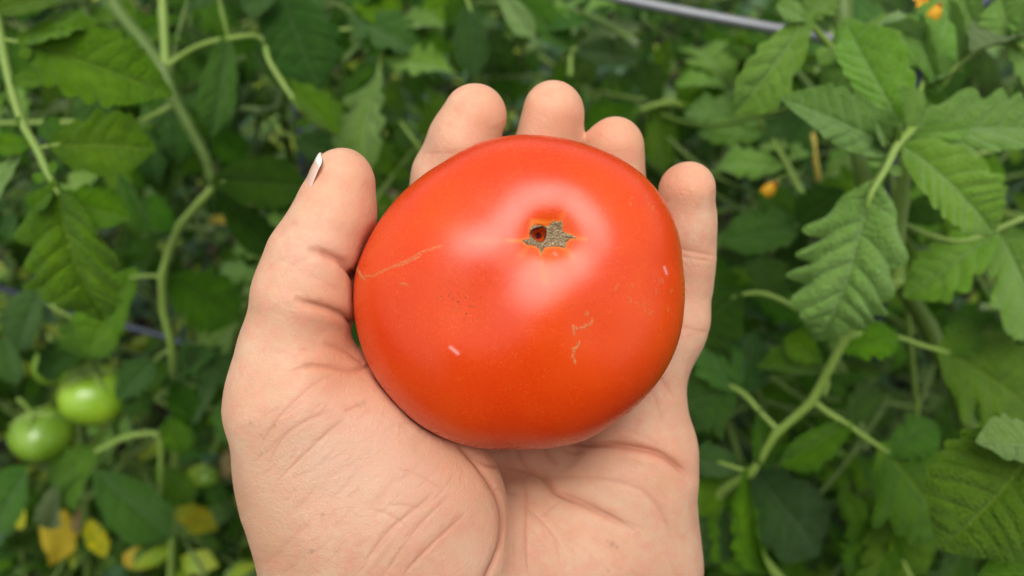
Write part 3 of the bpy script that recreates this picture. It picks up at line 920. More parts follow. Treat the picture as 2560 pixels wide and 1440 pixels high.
KINDS_ = ['ovate', 'broad', 'slim', 'ovate', 'broad', 'ovate']
VAR = {}
def variant(i, matk):
    key = (i, matk)
    if key not in VAR:
        r = random.Random(i * 13 + 5)
        me = VAR.get(('base', i))
        if me is None:
            me = leaf_mesh('leaflet', 100 + i, KINDS_[i % 6], m=7, nv=32, teeth=r.choice([4, 5, 6]), deep=r.uniform(.5, 1.0), fold=r.uniform(.05, .5), arch=r.uniform(.05, .35), curl=r.uniform(0, .3),
                           twist=r.uniform(-.6, .6), puck=r.uniform(.008, .02), droop_tip=r.uniform(0, .9), hook=r.uniform(-.25, .25))
            VAR[('base', i)] = me
        c = me.copy(); c.name = 'leaflet'; c.materials.append(M_LEAF[matk]); VAR[key] = c
    return VAR[key]

def frame_mat(base, tip, nhint, width, roll=0.0):
    y = Vector(tip) - Vector(base); L = y.length; y.normalize()
    z = Vector(nhint); z = (z - y * z.dot(y)).normalized()
    x = y.cross(z)
    R3 = Matrix((x, y, z)).transposed()
    if roll: R3 = Matrix.Rotation(math.radians(roll), 3, y) @ R3
    M = R3.to_4x4() @ Matrix.Diagonal((width, L, (width + L) * .5, 1))
    M.translation = Vector(base)
    return M

SKYN = (Vector((0, 0, .62)) - FWD * .55).normalized()

HERO = (Vector((0, 0, .42)) - FWD * .75).normalized()

class Plant:
    def __init__(s, name, u, v, d, label, cat='plant', group=None):
        p = at(u, v, d)
        s.o = bpy.data.objects.new(name, None); COL.objects.link(s.o)
        s.o.empty_display_size = .05
        s.o.location = (p.x, p.y, 0)
        s.org = Vector((p.x, p.y, 0))
        tag(s.o, label, cat, group)
        s.tips = []
    def stem(s, pts, mat=None, name='stem', n=12, knots=True):
        """pts: (u, v, d, thickness px)"""
        fine = catmull([(*at(a, b, c), w * .5 * KPX * c) for a, b, c, w in pts], 4)
        ctrl = [np.array((*at(a, b, c), w * .5 * KPX * c)) for a, b, c, w in pts]
        sm = []
        for i in range(len(fine)):                        # nearly straight between the nodes, a little thicker at them
            k_, f_ = divmod(i, 4); f_ /= 4
            lin = ctrl[k_] if f_ == 0 else ctrl[k_] * (1 - f_) + ctrl[min(k_ + 1, len(ctrl) - 1)] * f_
            e = lin * .75 + fine[i] * .25
            e[3] *= 1.10 if f_ == 0 else .97
            sm.append(e)
        m = MB(); q = [x[:3] - np.array(s.org) for x in sm]; r = [max(x[3], .0003) for x in sm]
        m.tube(q, r, n)
        o = link(name, m.mesh(name), mat or M_STEM, s.o)
        s.tips += [Vector(x[:3]) for x in sm]
        return o
    def leaf(s, pts, mat=None, thick=None):
        """a leaf: its stalk through (u, v, d, thickness px); leaflets are added to it"""
        sm = catmull([(*at(a, b, c), w * .5 * KPX * c) for a, b, c, w in pts], 5)
        m = MB(); b0 = Vector(sm[0][:3])
        m.tube([x[:3] - np.array(b0) for x in sm], [max(x[3], .0003) for x in sm], 9)
        o = link('leaf', m.mesh('leaf_stalk'), mat or M_STEM, s.o)
        o.location = b0 - s.org
        o['_w'] = 0
        del o['_w']
        return (o, b0)
    def leaflet(s, lf, u0, v0, u1, v1, w, d0, d1, roll=0, mat='g', kind='ovate', seed=None, hint=None, stalk=True, **kw):
        o, b0 = lf
        B, T = at(u0, v0, d0), at(u1, v1, d1)
        seed = seed if seed is not None else int(u0 * 3 + v0 * 7 + u1)
        me = leaf_mesh('leaflet', seed, kind, **({'m': 12, 'nv': 60} | kw))
        W = w * KPX * (d0 + d1) / 2
        M = frame_mat(B, T, hint or HERO, W, roll)
        c = link('leaflet', me, M_LEAF[mat], o)
        M2 = Matrix.Translation(-b0) @ M
        c.matrix_local = M2
        return c

# ---------------------------------------------------------------- right-hand plant, close to the lens
R = Plant('tomato_plant', 2330, 1500, .56, 'downy sage-green tomato plant close on the right beside the little finger', 'tomato plant')
R.stem([(2330,2300,.62,34),(2250,1800,.56,34),(1790,1260,.50,24),(1880,1180,.475,20),(1940,1085,.465,21),(2030,1003,.455,22),(2110,850,.44,24),(2160,790,.43,25),(2242,700,.415,30)])
R.stem([(2242,704,.415,33),(2243,640,.41,30),(2254,500,.405,36),(2262,400,.40,32),(2268,330,.398,22),(2290,260,.40,16),(2310,200,.41,10)])
hl = R.leaf([(2240,700,.415,16),(2215,600,.402,14),(2180,480,.37,12),(2226,395,.366,16),(2248,362,.365,16),(2268,330,.365,15)])
hl = R.leaf([(2285,318,.358,20),(2268,335,.355,23),(2240,368,.353,22),(2215,420,.352,19),(2178,484,.352,16),(2168,520,.353,9)])
R.leaflet(hl, 2232,368, 1950,243, 138, .363,.352, -8, 's', 'broad', fold=.30, arch=.1, curl=.05, puck=.030, deep=.2, teeth=7, twist=-.2)
R.leaflet(hl, 2262,332, 2118,58, 150, .366,.375, -12, 's', 'ovate', fold=.45, arch=.18, puck=.030, deep=.18, teeth=8, twist=.3, hook=-.25)
R.leaflet(hl, 2262,335, 2250,212, 66, .358,.352, 10, 's', 'slim', fold=.9, arch=.1, deep=.1)
R.leaflet(hl, 2280,330, 2640,325, 160, .366,.372, -5, 's', 'broad', fold=.35, arch=.12, puck=.032, deep=.35, teeth=6, twist=.1)
R.leaflet(hl, 2240,376, 2190,330, 54, .362,.356, 20, 's', 'broad', fold=.4)
R.leaflet(hl, 2282,335, 2425,322, 46, .362,.358, 30, 's', 'slim', fold=.3, arch=.25, deep=.12)
R.leaflet(hl, 2270,372, 2488,586, 172, .360,.362, 8, 's', 'broad', fold=.34, arch=.22, puck=.034, deep=.22, teeth=8, twist=-.25, curl=.1)
R.leaflet(hl, 2176,484, 2050,868, 222, .358,.392, 4, 's', 'broad', fold=.22, arch=.22, puck=.030, deep=.5, teeth=7, curl=.25, droop_tip=.35, m=16, nv=80)
R.leaflet(hl, 2218,412, 2165,402, 36, .361,.357, 0, 's', 'round', deep=.05); R.leaflet(hl, 2220,414, 2252,440, 34, .361,.358, 0, 's', 'round', deep=.05)
R.leaflet(hl, 2225,372, 2190,300, 62, .362,.35, -20, 's', 'round', fold=.7, deep=.3); R.leaflet(hl, 2230,365, 2235,305, 44, .36,.35, 30, 's', 'round', fold=.8, deep=.2)
# long leaf hanging over from the top
tl = R.leaf([(2300,1100,.62,12),(2240,520,.50,14),(2170,260,.42,15),(2120,176,.40,18),(2068,108,.393,18),(2020,52,.385,14)])
R.leaflet(tl, 2015,50, 1832,292, 128, .384,.392, -15, 's', 'slim', fold=.35, arch=.22, puck=.016, deep=.2, twist=.3, curl=.1)
R.leaflet(tl, 2018,48, 1940,15, 70, .384,.378, 0, 's', 'round', deep=.3); R.leaflet(tl, 2020,45, 2075,-30, 90, .386,.38, 0, 's', 'ovate', fold=.5)
R.leaflet(tl, 2082,125, 2045,160, 54, .392,.388, 0, 's', 'round', deep=.2, fold=.5); R.leaflet(tl, 2090,112, 2165,60, 80, .394,.39, 10, 's', 'broad', fold=.4)
R.leaflet(tl, 2122,180, 2062,232, 96, .398,.405, 0, 's', 'broad', deep=.45, fold=.3); R.leaflet(tl, 2125,182, 2165,232, 70, .398,.405, 0, 's', 'broad', deep=.4, fold=.3)
R.leaflet(tl, 2172,262, 2232,300, 80, .42,.42, 0, 's', 'broad', fold=.4)
# top right corner: bunch of young leaves
bl = R.leaf([(2310,205,.41,14),(2352,214,.405,15),(2386,172,.40,14),(2450,122,.395,14),(2520,105,.39,13),(2575,128,.385,11)])
R.leaflet(bl, 2545,92, 2424,128, 128, .388,.382, 38, 'p', 'broad', fold=.55, puck=.02, deep=.2); R.leaflet(bl, 2530,100, 2500,-10, 110, .388,.384, -40, 's', 'ovate', fold=.6, puck=.02)
R.leaflet(bl, 2560,110, 2600,10, 120, .388,.38, 0, 's', 'broad', fold=.4, puck=.022); R.leaflet(bl, 2450,120, 2400,-40, 80, .398,.40, -45, 's', 'slim', fold=.5)
R.leaflet(bl, 2395,165, 2375,0, 78, .40,.40, 35, 's', 'slim', fold=.7, puck=.016); R.leaflet(bl, 2520,106, 2610,215, 90, .39,.40, 20, 's', 'slim', fold=.3)
R.leaflet(bl, 2350,214, 2300,30, 60, .405,.41, -50, 's', 'slim', fold=.7, arch=.4); R.leaflet(bl, 2555,95, 2552,60, 30, .386,.382, 0, 's', 'round', deep=.0)
nl2 = R.leaf([(2310,205,.415,12),(2320,180,.41,12),(2330,140,.415,11)])
R.leaflet(nl2, 2330,150, 2190,66, 70, .412,.40, 50, 'p', 'slim', fold=.6, arch=.35); R.leaflet(nl2, 2335,135, 2180,75, 150, .43,.45, -10, 's', 'broad', fold=.1, teeth=6, deep=.1)
R.leaflet(nl2, 2330,145, 2392,-15, 170, .44,.45, 10, 's', 'broad', fold=.15); R.leaflet(nl2, 2310,205, 2410,180, 70, .41,.40, -20, 's', 'broad', fold=.7, arch=.3)
R.leaflet(nl2, 2300,230, 2380,290, 80, .41,.41, 60, 's', 'broad', fold=.6)
# leaves low on the near stem
l3 = R.leaf([(2262,560,.41,12),(2330,590,.415,12),(2420,600,.42,13),(2560,545,.415,15),(2700,500,.41,16)])
R.leaflet(l3, 2480,590, 2255,745, 128, .42,.43, 0, 's', 'ovate', fold=.3, arch=.2, deep=.35, puck=.02); R.leaflet(l3, 2500,580, 2600,850, 190, .42,.44, 15, 's', 'ovate', fold=.35, arch=.2, puck=.02, deep=.3)
R.leaflet(l3, 2395,495, 2262,552, 80, .43,.43, 0, 'd', 'ovate', fold=.3); R.leaflet(l3, 2600,520, 2660,640, 120, .42,.42, 0, 's', 'ovate', fold=.3)
l4 = R.leaf([(2110,850,.44,14),(2066,822,.44,14),(1990,770,.455,14),(1915,736,.465,14),(1850,738,.475,11),(1760,770,.485,7)])
R.leaflet(l4, 1840,738, 1700,860, 190, .475,.50, 0, 'd', 'ovate', fold=.15, deep=.4); R.leaflet(l4, 1930,738, 1905,640, 110, .47,.49, 0, 'd', 'broad', deep=.3)
l5 = R.leaf([(1945,1075,.465,15),(1905,1035,.468,14),(1860,985,.475,14),(1820,962,.482,10)])
R.leaflet(l5, 1830,968, 1728,800, 130, .48,.50, 0, 'b', 'broad', fold=.2, deep=.45); R.leaflet(l5, 1835,970, 1700,1010, 170, .48,.505, 0, 'b', 'broad', fold=.2, deep=.45)
R.leaflet(l5, 1900,1035, 1918,1175, 74, .468,.475, 0, 'd', 'ovate', fold=.4); R.leaflet(l5, 1850,975, 1890,830, 120, .482,.50, 10, 'b', 'broad', fold=.2, deep=.4)
l6 = R.leaf([(2110,850,.44,13),(2170,830,.44,11),(2245,843,.445,11),(2300,862,.45,12),(2372,882,.455,10)])
R.leaflet(l6, 2118,872, 2246,838, 88, .44,.44, 0, 'g', 'ovate', fold=.3); R.leaflet(l6, 2365,880, 2600,1035, 240, .455,.47, 0, 'g', 'broad', fold=.2, deep=.6, teeth=5)
R.leaflet(l6, 2370,880, 2440,800, 90, .455,.46, 0, 'g', 'broad', fold=.2, deep=.5); R.leaflet(l6, 2375,885, 2430,985, 110, .455,.47, 0, 'g', 'broad', fold=.2, deep=.5)
l7 = R.leaf([(2035,1005,.455,15),(2075,1035,.455,15),(2120,1062,.455,14),(2170,1098,.457,13),(2222,1132,.46,10)])
R.leaflet(l7, 2215,1128, 2375,1335, 235, .46,.475, 0, 'g', 'broad', fold=.22, deep=.6, teeth=5, curl=.15); R.leaflet(l7, 2225,1130, 2345,1060, 100, .46,.46, 0, 'b', 'ovate', fold=.3, deep=.4)
R.leaflet(l7, 2115,1062, 1945,1165, 92, .455,.46, -15, 'g', 'ovate', fold=.35, deep=.2); R.leaflet(l7, 2110,1055, 2190,960, 80, .455,.48, 0, 'd', 'ovate')
l8 = R.leaf([(2060,990,.455,8),(2070,960,.46,8),(2062,930,.47,8)])
R.leaflet(l8, 2062,935, 1895,918, 96, .47,.465, 35, 'g', 'ovate', fold=.4, arch=.3); R.leaflet(l8, 2050,900, 1962,845, 84, .46,.46, 0, 'g', 'round', fold=.3); R.leaflet(l8, 2075,950, 2160,1000, 90, .47,.49, 0, 'd', 'ovate')
l9 = R.leaf([(1880,1180,.475,12),(1840,1170,.48,11),(1780,1150,.49,9)])
R.leaflet(l9, 1850,1168, 1722,1150, 96, .485,.49, 25, 'b', 'ovate', fold=.3); R.leaflet(l9, 1870,1185, 1925,1435, 84, .475,.49, 55, 'g', 'slim', fold=.6, arch=.2); R.leaflet(l9, 1885,1180, 2050,1380, 190, .50,.52, 0, 'b', 'slim', fold=.1)
R.leaflet(l9, 1800,1255, 1880,1430, 150, .50,.52, 0, 'g', 'broad'); R.leaflet(l9, 1795,1260, 1740,1420, 130, .50,.51, 0, 'b', 'ovate'); R.leaflet(l9, 1790,1200, 1735,1290, 90, .495,.50, 0, 'g', 'ovate')
l10 = R.leaf([(2300,1500,.50,14),(2250,1380,.50,12),(2238,1290,.50,10)])
R.leaflet(l10, 2238,1290, 2120,1450, 130, .50,.51, 0, 'g', 'broad', deep=.5); R.leaflet(l10, 2240,1292, 2200,1500, 150, .498,.51, 0, 'g', 'broad', deep=.5); R.leaflet(l10, 2242,1290, 2310,1430, 120, .50,.51, 0, 'g', 'broad', deep=.5)
# big bright leaf nearest the lens, bottom right corner
l11 = R.leaf([(2850,1250,.40,20),(2740,1170,.36,20),(2640,1140,.338,18),(2585,1150,.33,14)])
R.leaflet(l11, 2600,1110, 2352,1372, 330, .325,.332, 0, 'g', 'broad', fold=.12, deep=.14, puck=.020, teeth=8, m=18, nv=90, arch=.15)
R.leaflet(l11, 2640,1130, 2440,1105, 150, .318,.312, 35, 's', 'broad', fold=.25, deep=.22, puck=.034, teeth=8, m=16, nv=80); R.leaflet(l11, 2640,1420, 2440,1440, 130, .34,.34, 0, 'g', 'broad')
# thick older stems behind
R.stem([(2105,-60,.48,48),(2108,60,.48,46),(2130,240,.49,42),(2152,400,.49,42),(2175,560,.50,40),(2240,690,.51,40),(2320,820,.53,46),(2380,940,.53,48),(2430,1110,.54,44),(2470,1400,.58,42),(2440,2100,.64,40)], M_STEMD)

# ---------------------------------------------------------------- left-hand plant
L = Plant('tomato_plant', 330, 1400, .62, 'bright green tomato plant on the left with a long leaf hanging down the frame edge', 'tomato plant')
L.stem([(230,-200,.54,30),(290,20,.53,30),(350,95,.525,30),(410,175,.52,33),(428,230,.52,28),(470,310,.525,26),(512,390,.53,24),(536,462,.535,25)], M_STEMD)
L.stem([(536,464,.535,22),(500,505,.535,20),(452,560,.54,21),(425,620,.545,19),(405,690,.55,21),(408,780,.56,19),(430,870,.57,18),(440,1100,.68,18),(420,1600,.85,16)])
L.stem([(402,-80,.53,21),(408,40,.525,22),(414,150,.52,22),(420,200,.52,22)])
s1 = L.leaf([(-60,-120,.40,24),(-5,60,.395,23),(12,150,.392,22),(38,255,.39,21),(62,320,.388,20),(92,372,.386,20),(118,430,.385,18),(148,486,.385,15)])
L.leaflet(s1, 75,105, 432,238, 185, .392,.40, 12, 'g', 'broad', fold=.30, arch=.18, puck=.020, deep=.34, teeth=7, m=16, nv=70)
L.leaflet(s1, 72,98, 250,60, 120, .388,.392, -25, 'g', 'broad', fold=.3, puck=.020, deep=.3)
L.leaflet(s1, 65,112, 68,150, 34, .391,.388, 0, 'g', 'round', deep=0); L.leaflet(s1, 150,-10, -20,28, 90, .385,.38, 0, 'g', 'broad', fold=.3, deep=.1)
L.leaflet(s1, 30,200, 124,205, 50, .39,.388, 0, 'g', 'ovate', deep=.1); L.leaflet(s1, 10,240, -30,290, 44, .39,.386, 0, 'g', 'round', deep=.1)
L.leaflet(s1, 62,305, 40,300, 22, .388,.386, 0, 'g', 'round', deep=0); L.leaflet(s1, 145,362, 392,372, 165, .388,.396, 8, 'g', 'ovate', fold=.25, arch=.15, puck=.018, deep=.28, teeth=5, m=14, nv=70)
L.leaflet(s1, 72,362, -20,368, 66, .387,.38, 0, 'g', 'ovate', deep=.1); L.leaflet(s1, 50,382, -30,520, 90, .386,.39, 20, 's', 'slim', fold=.2)
L.leaflet(s1, 118,428, 146,416, 34, .385,.382, 0, 'g', 'round', deep=0); L.leaflet(s1, 116,432, 88,456, 36, .385,.382, 0, 'g', 'round', deep=0)
L.leaflet(s1, 135,470, 78,528, 62, .385,.38, 0, 'g', 'round', deep=.1, fold=.4)
L.leaflet(s1, 146,480, 262,800, 225, .385,.425, 6, 'g', 'broad', fold=.32, arch=.22, puck=.020, deep=.40, teeth=6, m=16, nv=80, curl=.15)
L.leaflet(s1, 140,500, 328,548, 110, .39,.40, -10, 'g', 'ovate', fold=.3); L.leaflet(s1, 150,352, 110,300, 60, .39,.40, 0, 'd', 'ovate')
pt = L.leaf([(92,372,.386,9),(118,366,.387,9),(150,361,.388,8)])
pt = L.leaf([(2,96,.394,10),(36,104,.393,10),(80,106,.392,8)])
s2 = L.leaf([(418,165,.52,15),(455,138,.52,14),(505,112,.515,13),(570,97,.51,14),(650,92,.505,12),(672,150,.50,14),(705,205,.50,15),(740,258,.50,15),(780,300,.505,12),(838,338,.51,6)])
L.leaflet(s2, 700,-30, 800,222, 185, .50,.515, 0, 'b', 'ovate', fold=.15, puck=.018, deep=.35, hook=.1); L.leaflet(s2, 690,-10, 605,20, 90, .49,.49, 0, 'b', 'round', deep=.1, fold=.2)
L.leaflet(s2, 700,200, 848,342, 105, .505,.51, -35, 'g', 'slim', fold=.4); L.leaflet(s2, 568,100, 530,338, 92, .51,.53, -20, 'b', 'ovate', fold=.3, deep=.1)
L.leaflet(s2, 720,220, 640,120, 60, .505,.52, 0, 'd', 'ovate')
s3 = L.leaf([(540,-30,.50,10),(560,50,.505,10),(572,96,.51,10)]); L.leaflet(s3, 540,-20, 470,10, 70, .50,.50, 0, 'b', 'broad')
s4 = L.leaf([(536,464,.535,12),(560,455,.53,8)])
L.leaflet(s4, 548,450, 775,468, 130, .53,.54, 12, 'd', 'ovate', fold=.3, deep=.15); L.leaflet(s4, 540,340, 612,400, 80, .55,.56, 0, 'd', 'broad'); L.leaflet(s4, 545,480, 690,640, 90, .56,.58, 0, 'd', 'slim')
s5 = L.leaf([(430,265,.52,11),(390,285,.525,10),(345,303,.53,8)])
L.leaflet(s5, 215,190, 275,360, 110, .50,.53, 0, 'b', 'ovate', deep=.1); L.leaflet(s5, 300,428, 372,585, 78, .50,.51, 30, 'b', 'slim', fold=.3, hook=-.3)
s6 = L.leaf([(400,690,.55,10),(360,690,.55,9),(325,695,.55,8)])
L.leaflet(s6, 430,570, 350,500, 80, .56,.57, 0, 'd', 'ovate'); L.leaflet(s6, 330,690, 215,890, 150, .555,.58, 0, 'g', 'ovate', deep=.15, fold=.25); L.leaflet(s6, 435,700, 600,800, 150, .56,.58, 0, 'd', 'ovate')
L.leaflet(s6, 235,850, 95,935, 95, .60,.62, 0, 'd', 'ovate')
s7 = L.leaf([(95,700,.58,11),(125,760,.58,11),(170,790,.585,10),(205,812,.59,8)])
L.leaflet(s7, 110,700, 40,880, 110, .58,.60, 0, 'b', 'ovate'); L.leaflet(s7, 205,810, 225,900, 130, .58,.60, 0, 'g', 'broad'); L.leaflet(s7, 10,850, 40,960, 80, .57,.58, 0, 'b', 'ovate'); L.leaflet(s7, 300,990, 385,900, 90, .56,.57, 0, 'b', 'ovate')
s8 = L.leaf([(430,870,.57,12),(400,890,.60,11),(370,920,.60,9)])
for i, (a, b, c, e, w_, mt) in enumerate([(520,890,360,960,90,'b'),(470,880,600,960,90,'b'),(420,920,350,1010,80,'g'),(440,960,500,1080,80,'d'),(540,960,470,1060,70,'b'),(380,1000,300,1010,70,'d'),(560,1010,590,1120,70,'b'),(420,1050,470,1130,70,'g'),(340,930,300,985,90,'d')]):
    L.leaflet(s8, a, b, c, e, w_, .60, .62, (-1) ** i * 15, mt, 'broad', deep=.5)
s9 = L.leaf([(240,1130,.64,13),(300,1098,.64,15),(350,1085,.64,15),(398,1092,.64,14),(402,1180,.66,13),(400,1300,.70,12)])
L.leaflet(s9, 250,1190, 432,1345, 135, .64,.65, 0, 'b', 'ovate', deep=.1, arch=.2); L.leaflet(s9, 255,1120, 175,1270, 110, .65,.67, 30, 'g', 'slim'); L.leaflet(s9, 250,1130, 120,1200, 90, .66,.68, 0, 'g', 'ovate')
L.leaflet(s9, 400,1170, 480,1260, 90, .68,.70, 0, 'g', 'ovate'); L.leaflet(s9, 60,1180, -20,1330, 130, .66,.68, 0, 'b', 'broad')

# ---------------------------------------------------------------- plants of the row behind
BG = []
def bgp(u, v, d, label, stems):
    p = Plant('tomato_plant', u, v, d, label, 'tomato plant', 'tomato plants of the row behind')
    p.c = (u, v, d)
    for st in stems: p.stem(st, M_STEMD)
    BG.append(p); return p
bgp(180, 420, .78, 'shaded tomato plant behind the hanging leaf at the far left', [[(180,1700,1.15,16),(200,900,.95,22),(160,400,.78,24),(240,-150,.70,18)],[(200,900,.95,18),(330,500,.80,16),(480,200,.74,12)]])
bgp(760, 200, .80, 'dark green tomato plant above the thumb and index finger', [[(800,1500,1.2,14),(780,700,.95,18),(700,250,.78,20),(760,-200,.7,18)],[(780,700,.95,15),(960,300,.76,14),(1000,-100,.72,10)]])
bgp(1330, 120, .82, 'tomato plant rising straight behind the middle fingertip', [[(1400,1500,1.25,14),(1420,500,.9,17),(1425,180,.72,18),(1415,-200,.66,15)],[(1420,500,.9,14),(1200,200,.8,12),(1150,-100,.75,10)]])
bgp(1800, 300, .80, 'shaded tomato plant between the little finger and the sage-green plant', [[(1850,1600,1.2,14),(1800,600,.9,18),(1790,200,.75,18),(1730,-200,.68,14)],[(1800,600,.9,14),(1660,260,.7,17),(1590,265,.66,12)]])
bgp(2420, 500, .72, 'dark tomato plant filling the right edge behind the sage-green plant', [[(2500,1900,.95,18),(2470,900,.8,24),(2420,300,.66,22),(2520,-200,.6,18)],[(2470,900,.8,18),(2200,500,.7,14)]])
bgp(1950, 1150, .72, 'low dark tomato plant beside the palm at lower right', [[(1960,1900,.95,16),(1960,1300,.8,20),(1900,1000,.68,18),(1820,800,.62,14)],[(1960,1300,.8,14),(2250,1200,.68,14)]])
bgp(260, 980, .74, 'low tomato plant with green fruit left of the wrist', [[(230,1700,1.0,14),(215,1250,.85,18),(205,1050,.74,20),(160,820,.66,18)],[(215,1250,.85,14),(480,1000,.70,14)]])
bgp(1150, 800, .90, 'tomato plant mostly hidden behind the hand and fruit', [[(1150,1700,1.2,14),(1120,900,.9,18),(1050,500,.8,16)]])

TPL = []
def templates():
    for i in range(7):
        r = random.Random(50 + i)
        drop = r.uniform(.1, .45); side = r.uniform(-.15, .15)
        def pos(t): return Vector((side * t * t, t, .10 * t - drop * t * t))
        m = MB(); m.tube([tuple(pos(t / 10)) for t in range(-1, 10)], [.020 - .0013 * k for k in range(11)], 7)
        me = m.mesh('leaf_stalk'); me.materials.append(M_STEM if i % 2 else M_STEMD)
        kids = []
        for y in (.26, .44, .62, .80):
            for sg in (-1, 1):
                b = pos(y + r.uniform(-.03, .03))
                dr = Vector((sg * r.uniform(.75, 1), r.uniform(.25, .7), r.uniform(-.45, .15))).normalized()
                L_ = r.uniform(.25, .36) * (1 - abs(y - .6) * .5)
                kids.append((b + dr * .05, b + dr * (L_ + .05), (sg * -.15 + r.uniform(-.3, .3), r.uniform(-.3, .1), 1), L_ * r.uniform(.40, .56), r.randrange(18)))
            if y < .7:
                for sg in (-1, 1):
                    b = pos(y + .11); dr = Vector((sg, .3, r.uniform(-.3, .3))).normalized(); L_ = r.uniform(.07, .12)
                    kids.append((b, b + dr * L_, (0, 0, 1), L_ * .7, r.randrange(18)))
        b = pos(.9); dr = Vector((side * 2, .9, -drop * 1.2)).normalized()
        kids.append((b, b + dr * r.uniform(.36, .46), (r.uniform(-.3, .3), .1, 1), r.uniform(.19, .26), r.randrange(18)))
        TPL.append((me, [(frame_mat(a, t, n_, w_), v_) for a, t, n_, w_, v_ in kids]))
templates()

rb = random.Random(99)
def add_bg_leaf(u, v, d, size, mats, plant=None):
    p = at(u, v, d)
    if p.z < .05: return
    pl = plant or min(BG, key=lambda q: (q.c[0]-u)**2 + (q.c[1]-v)**2 + ((q.c[2]-d)*1500)**2)
    az = rb.uniform(0, 2 * math.pi)
    dr = Vector((math.cos(az), math.sin(az) - .25, rb.uniform(-.45, .15))).normalized()
    nh = Vector((rb.gauss(0, .3), -.38 + rb.gauss(0, .3), .85)).normalized()
    near = min(pl.tips, key=lambda q: (q - p).length)
    base = p - dr * size * .5
    z = (nh - dr * nh.dot(dr)).normalized(); x = dr.cross(z)
    M = Matrix((x, dr, z)).transposed().to_4x4() @ Matrix.Diagonal((size, size, size, 1)); M.translation = base - pl.org
    me, kids = TPL[rb.randrange(len(TPL))]
    lf = bpy.data.objects.new('leaf', me); COL.objects.link(lf); lf.parent = pl.o; lf.matrix_local = M
    mk = rb.choices(list(mats), k=1)[0]
    for km, vi in kids:
        m2 = mk if rb.random() < .75 else rb.choice(list(mats))
        c = bpy.data.objects.new('leaflet', variant(vi, m2)); COL.objects.link(c); c.parent = lf
        c.matrix_local = km @ Matrix.Rotation(rb.uniform(-.35, .35), 4, 'Y')
    pl.shoots = getattr(pl, 'shoots', [])
    pl.shoots.append((near, base))

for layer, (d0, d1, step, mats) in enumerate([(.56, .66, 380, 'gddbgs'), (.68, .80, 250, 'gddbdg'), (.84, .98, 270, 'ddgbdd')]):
    gu = -450 + layer * 130
    while gu < 3000:
        gv = -350 + layer * 110
        while gv < 1800:
            u = gu + rb.uniform(-.4, .4) * step; v = gv + rb.uniform(-.4, .4) * step
            d = rb.uniform(d0, d1)
            low_left = u < 700 and v > 1000
            mid = 750 < u < 1650 and v > 450
            near_fruit = layer < 2 and math.hypot(u - 190, v - 1010) < 420
            if near_fruit: pass
            elif not (low_left and layer != 2) and not (mid and layer != 1):
                add_bg_leaf(u, v, d, rb.uniform(.12, .18), mats)
            gv += step
        gu += step
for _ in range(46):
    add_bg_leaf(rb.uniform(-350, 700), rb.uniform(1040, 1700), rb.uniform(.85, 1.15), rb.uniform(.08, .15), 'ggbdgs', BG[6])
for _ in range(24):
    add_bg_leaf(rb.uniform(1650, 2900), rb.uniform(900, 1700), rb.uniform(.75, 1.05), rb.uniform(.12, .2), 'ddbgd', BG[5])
for q in BG:
    m = MB()
    for a, b in getattr(q, 'shoots', []):
        a = a - q.org; b = b - q.org
        mid_ = (a + b) / 2 + Vector((0, 0, -(a - b).length * .12))
        pts = catmull([tuple(a), tuple(mid_), tuple(b)], 5)
        m.tube(pts, [.0022 - .0008 * i / (len(pts) - 1) for i in range(len(pts))], 6)
    if m.n: link('side_shoots', m.mesh('side_shoots'), M_STEMD, q.o)['kind'] = 'stuff'

# hand-placed leaves of the plants behind that the photograph shows clearly
def put(pi, stalk, leaflets):
    q = BG[pi]; lf = q.leaf(stalk, M_STEM)
    for a in leaflets: q.leaflet(lf, *a[:8], *a[8:10], **(a[10] if len(a) > 10 else {}))
put(2, [(1160,-20,.55,8),(1172,10,.55,8),(1178,30,.55,6)], [(1175,15,1186,195,88,.55,.56,10,'b','ovate',{'deep':.1,'fold':.2}), (1170,0,1120,60,70,.56,.57,0,'d','ovate')])
put(2, [(1240,-40,.50,8),(1250,-20,.50,7)], [(1245,-30,1338,98,62,.50,.50,30,'p','slim',{'fold':.3,'deep':.05})])
put(2, [(1425,190,.60,14),(1428,130,.60,14),(1440,122,.60,10)], [(1432,125,1285,-10,90,.60,.59,0,'b','ovate'), (1445,125,1605,150,84,.60,.58,0,'b','ovate'),(1448,120,1600,60,60,.60,.60,0,'p','slim'),(1430,150,1400,230,60,.60,.62,0,'d','slim')])
put(1, [(1080,420,.62,12),(1060,385,.61,12),(1030,345,.60,10),(998,303,.60,8)], [(1000,300,900,272,60,.60,.60,0,'b','ovate'), (1010,310,1010,370,50,.60,.61,0,'b','ovate')])
put(1, [(820,75,.58,10),(900,72,.58,9),(980,62,.58,12),(1050,52,.58,8)], [(985,62,900,-40,110,.58,.58,0,'g','broad'),(1050,55,1150,-10,80,.58,.58,0,'g','ovate'),(990,70,1010,150,90,.59,.60,0,'d','broad'),(820,75,850,160,90,.59,.60,0,'d','broad')])
put(1, [(700,330,.62,8),(745,345,.60,8)], [(742,345,850,395,84,.60,.60,0,'b','ovate')])
put(3, [(1770,330,.66,14),(1700,262,.64,16),(1640,262,.63,15),(1585,282,.62,10)], [(1590,275,1460,330,100,.62,.62,0,'d','ovate'),(1640,270,1660,430,90,.64,.66,0,'g','ovate'),(1700,260,1760,170,80,.66,.66,0,'g','ovate'),(1700,262,1830,240,60,.64,.64,0,'g','slim'),(1640,255,1600,150,80,.65,.66,0,'d','ovate')])
